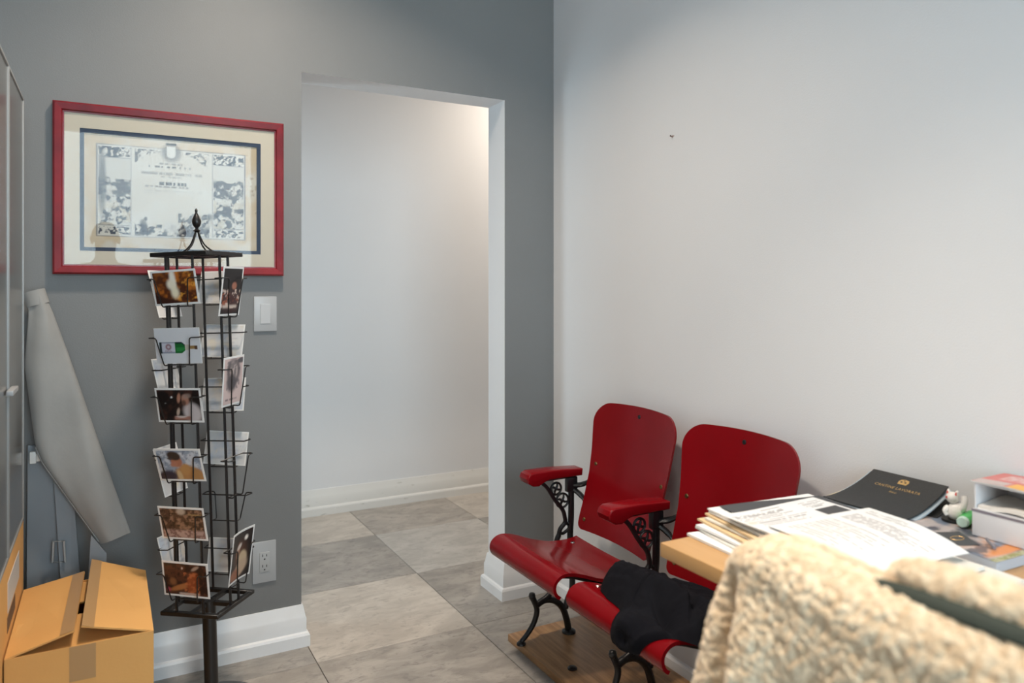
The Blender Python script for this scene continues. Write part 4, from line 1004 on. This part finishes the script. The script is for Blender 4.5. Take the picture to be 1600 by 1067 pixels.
def worley(P, s, seed):
    """distance to the nearest of jittered cell points, for an array of points"""
    rs = np.random.RandomState(seed); J = rs.rand(4096, 3)
    Q = P/s; b0 = np.floor(Q).astype(int); best = np.full(len(P), 9.0)
    for dx in (-1, 0, 1):
        for dy in (-1, 0, 1):
            for dz in (-1, 0, 1):
                c_ = b0+np.array((dx, dy, dz)); h = (c_[:, 0]*73856093 ^ c_[:, 1]*19349663 ^ c_[:, 2]*83492791) % 4096
                best = np.minimum(best, np.linalg.norm(c_+J[h]-Q, axis=1))
    return best
def fluff(o, s=.009, amp=.0055, seed=3):
    me = o.data; n = len(me.vertices); P = np.zeros(n*3); N = np.zeros(n*3)
    me.vertices.foreach_get('co', P); me.vertices.foreach_get('normal', N); P = P.reshape(-1, 3); N = N.reshape(-1, 3)
    a = worley(P, s, seed); b_ = worley(P, s*.5, seed+1)
    d = amp*(1-np.clip(a, 0, 1)**2)+amp*.35*(1-np.clip(b_, 0, 1))
    me.vertices.foreach_set('co', (P+N*d[:, None]).ravel()); me.update()
JC = -2.362
def jacket():
    nu, nv = 760, 250
    ud = np.linspace(0, 2*PI, 40001); sg = lambda a: np.sign(a)*np.abs(a)**.44
    ln = np.concatenate([[0], np.cumsum(np.hypot(np.diff(.36*sg(np.cos(ud))), np.diff(.07*sg(np.sin(ud)))))])
    u = np.interp(np.linspace(0, ln[-1], nu, endpoint=False), ln, ud); V = np.zeros((nv, nu, 3))
    for j in range(nv):
        t = j/(nv-1)
        # profile: over the top ridge, then down the sides
        if t < .16:
            a = (t/.16)*PI/2; sc = math.sin(a)*.94+.06*t/.16; z = .944+.046*math.cos(a)
        else:
            k = (t-.16)/.84; sc = 1; z = .944-k*.50
        zz = .976-z
        W = np.interp(z, [.42, .60, .75, .86, .944, 1], [.405, .398, .382, .360, .336, .330]); T_ = np.interp(z, [.42, .7, .88, .934, 1], [.105, .090, .066, .052, .052])
        e = .44; cu, su = np.cos(u), np.sin(u)
        wsc = 1-(1-sc)*.35 if t < .16 else 1
        y = JC+W*wsc*np.sign(cu)*np.abs(cu)**e
        x = -.962-T_*sc*np.sign(su)*np.abs(su)**e
        V[j, :, 0] = x; V[j, :, 1] = y
        dyc = (y-JC)/W
        V[j, :, 2] = z-.016*ss(2.07, 2.25, -y)+.002*(1-dyc**2)-.010*np.abs(dyc)**6*(1 if t < .16 else max(0, 1-(t-.16)/.3))
    P = V.reshape(-1, 3)
    near = (P[:, 0] < -.97)
    # hanging folds on the near side
    y_, z_ = P[:, 1], P[:, 2]
    crease = np.exp(-((y_-(-2.052+.16*(z_-.97)*.35))/.013)**2)*ss(.955, .88, z_)*near
    P[:, 0] += .046*crease
    P[:, 0] -= near*.016*np.exp(-((y_+2.09)/.04)**2)*ss(.96, .8, z_)
    P[:, 0] += near*(.018*(fbm((y_+5)*9, (z_+3)*4, 5)-.5)+.020*np.exp(-((y_+2.19+.3*(z_-.8))/.05)**2)*ss(.93, .78, z_))
    F = [(j*nu+i, j*nu+(i+1) % nu, (j+1)*nu+(i+1) % nu, (j+1)*nu+i) for j in range(nv-1) for i in range(nu)]
    F.append(tuple(range(nu)))
    o = mesh('sherpa_jacket', P.tolist(), F, SHERPA, ang=180)
    fluff(o)
    return tag(o, 'cream sherpa fleece jacket hung over the chair in front of the desk', 'jacket')
jk = jacket()
# collar folded over the top, with the dark lining showing below it
CP = spline([(-.935, -2.222, .972), (-.944, -2.258, .983), (-.946, -2.33, .986), (-.946, -2.40, .985), (-.94, -2.47, .978), (-.932, -2.52, .968)], 30)
def collar_s(u, v):
    i = v*(len(CP)-1); k = min(int(i), len(CP)-2); p = CP[k].lerp(CP[k+1], i-k); a = 2*PI*u
    r = .018*math.sin(PI*min(max(v*1.0, .0), 1))**.35+.004
    return (p.x+r*1.0*math.cos(a), p.y, p.z+r*1.05*math.sin(a))
b = MB().grid(collar_s, 60, 150, closed_u=True); b.F += [tuple(range(60)), tuple(149*60+k for k in range(60))]; b.M += [0, 0]
co = b.obj('collar', SHERPA, jk, ang=180); fluff(co, .009, .005, 9)
LP = spline([(-.968, -2.205, .974), (-.975, -2.26, .979), (-.980, -2.34, .981), (-.980, -2.42, .981), (-.966, -2.50, .972)], 10)
MB().tube(LP, [.004+.007*math.sin(PI*i/(len(LP)-1)) for i in range(len(LP))], 10, flat=.55, up=(-.5, 0, 1)).obj('lining', GREENL, jk)

# ------------------------------------------------------------------ the photographer, mirrored in the picture glass
def person():
    V = []; R = []; E = []
    def v(p, rx, ry=None, to=None):
        V.append(p); R.append((rx, ry or rx))
        if to is not None: E.append((to, len(V)-1))
        return len(V)-1
    pel = v((0, 0, .95), .145, .105); sp = v((0, -.01, 1.10), .135, .095, pel); chs = v((0, 0, 1.28), .16, .105, sp); up = v((0, 0, 1.41), .11, .085, chs)
    nk = v((0, .015, 1.50), .052, .052, up); hb = v((0, .035, 1.57), .066, .076, nk); hm = v((0, .040, 1.645), .076, .092, hb); v((0, .030, 1.715), .055, .070, hm)
    for s in (-1, 1):
        sh = v((s*.165, 0, 1.415), .060, .058, up); el = v((s*.245, .07, 1.17), .044, .044, sh); fa = v((s*.175, .17, 1.20), .038, .038, el); wr = v((s*.105, .215, 1.245), .027, .027, fa)
        pm = v((s*.082, .238, 1.275), .026, .034, wr)
        for k, (dz, ln) in enumerate(((.030, .9), (.012, 1.0), (-.006, .95), (-.022, .78))):
            a = v((s*.080, .262, 1.285+dz), .0105, .0105, pm); b = v((s*.066, .262+.030*ln, 1.287+dz), .0095, .0095, a); v((s*.040, .262+.036*ln, 1.287+dz), .0085, .0085, b)
        t1 = v((s*.068, .226, 1.300), .011, .011, pm); v((s*.046, .222, 1.318), .009, .009, t1)
        hp = v((s*.088, 0, .87), .090, .092, pel); kn = v((s*.100, .015, .49), .060, .062, hp); an = v((s*.100, -.02, .10), .040, .044, kn); v((s*.112, .125, .045), .042, .040, an)
    me = bpy.data.meshes.new('person'); me.from_pydata(V, E, [])
    o = bpy.data.objects.new('person', me); C.objects.link(o)
    sk = o.modifiers.new('skin', 'SKIN'); sk.use_smooth_shade = True
    lay = me.skin_vertices[0] if len(me.skin_vertices) else None
    if lay is None:
        bpy.context.view_layer.objects.active = o; o.select_set(True)
        bpy.ops.mesh.customdata_skin_add(); lay = me.skin_vertices[0]
    for i, r in enumerate(R): lay.data[i].radius = r; lay.data[i].use_root = (i == 0)
    sb = o.modifiers.new('sub', 'SUBSURF'); sb.levels = sb.render_levels = 2
    bpy.context.view_layer.update()
    m2 = bpy.data.meshes.new_from_object(o.evaluated_get(bpy.context.evaluated_depsgraph_get()))
    o.modifiers.clear(); o.data = m2
    m2.materials.clear()
    for m in (mat('dark_sweater', (.05, .05, .055), .9), mat('skin_tone', (.50, .30, .21), .5), mat('blue_denim', (.045, .065, .11), .85), mat('black_shoe', (.012, .012, .012), .5)): m2.materials.append(m)
    for f in m2.polygons:
        c = f.center
        f.material_index = 1 if (c.z > 1.49 or (c.y > .205 and c.z > 1.1)) else (3 if c.z < .085 else (2 if c.z < .96 else 0)); f.use_smooth = True
    o.location = (-1.715, -3.06, 0); o.rotation_euler = (0, 0, -.10)
    tag(o, 'person in a dark sweater taking the photograph, mirrored in the picture glass', 'person')
    hr = MB().grid(lambda u, w_: (.084*math.cos(2*PI*u)*math.sin(.02+1.75*w_*(1-.25*math.sin(2*PI*u))), .028+.102*math.sin(2*PI*u)*math.sin(.02+1.75*w_*(1-.25*math.sin(2*PI*u))), 1.655+.098*math.cos(.02+1.75*w_*(1-.25*math.sin(2*PI*u)))), 28, 14, closed_u=True)
    hr.obj('hair', mat('dark_hair', (.02, .014, .01), .6), o)
    for s in (-1, 1):
        MB().lathe([(.001, -.010), (.007, -.007), (.010, 0), (.007, .007), (.001, .010)], (s*.030, .118, 1.640), 12).obj('eye', PORC, o)
        MB().lathe([(.001, -.030), (.010, -.022), (.014, .004), (.010, .022), (.001, .028)], (s*.080, .030, 1.630), 12).obj('ear', MATS['skin_tone'], o)
    MB().tube([(0, .122, 1.645), (0, .136, 1.620), (0, .140, 1.603), (0, .120, 1.596)], [.007, .010, .013, .008], 10).obj('nose', MATS['skin_tone'], o)
    MB().tube([(-.024, .105, 1.570), (0, .116, 1.568), (.024, .105, 1.570)], [.003, .006, .003], 8).obj('mouth', PINK, o)
    return o
person()
kc = empty('handheld_camera', (-1.70, -2.80, 1.25), 'black camera held by the photographer behind the viewpoint', 'camera')
KO = (-1.70, -2.80, 1.25)
MB().box(-1.755, -1.625, -2.815, -2.778, 1.250, 1.330, .008).box(-1.715, -1.665, -2.812, -2.782, 1.330, 1.350, .006).obj('body', mat('camera_black', (.012, .012, .012), .5), kc, off=KO)
MB().tube([(-1.690, -2.780, 1.288), (-1.690, -2.762, 1.288), (-1.690, -2.757, 1.288)], [.030, .030, .026], 24).obj('lens', MATS['camera_black'], kc, off=KO)
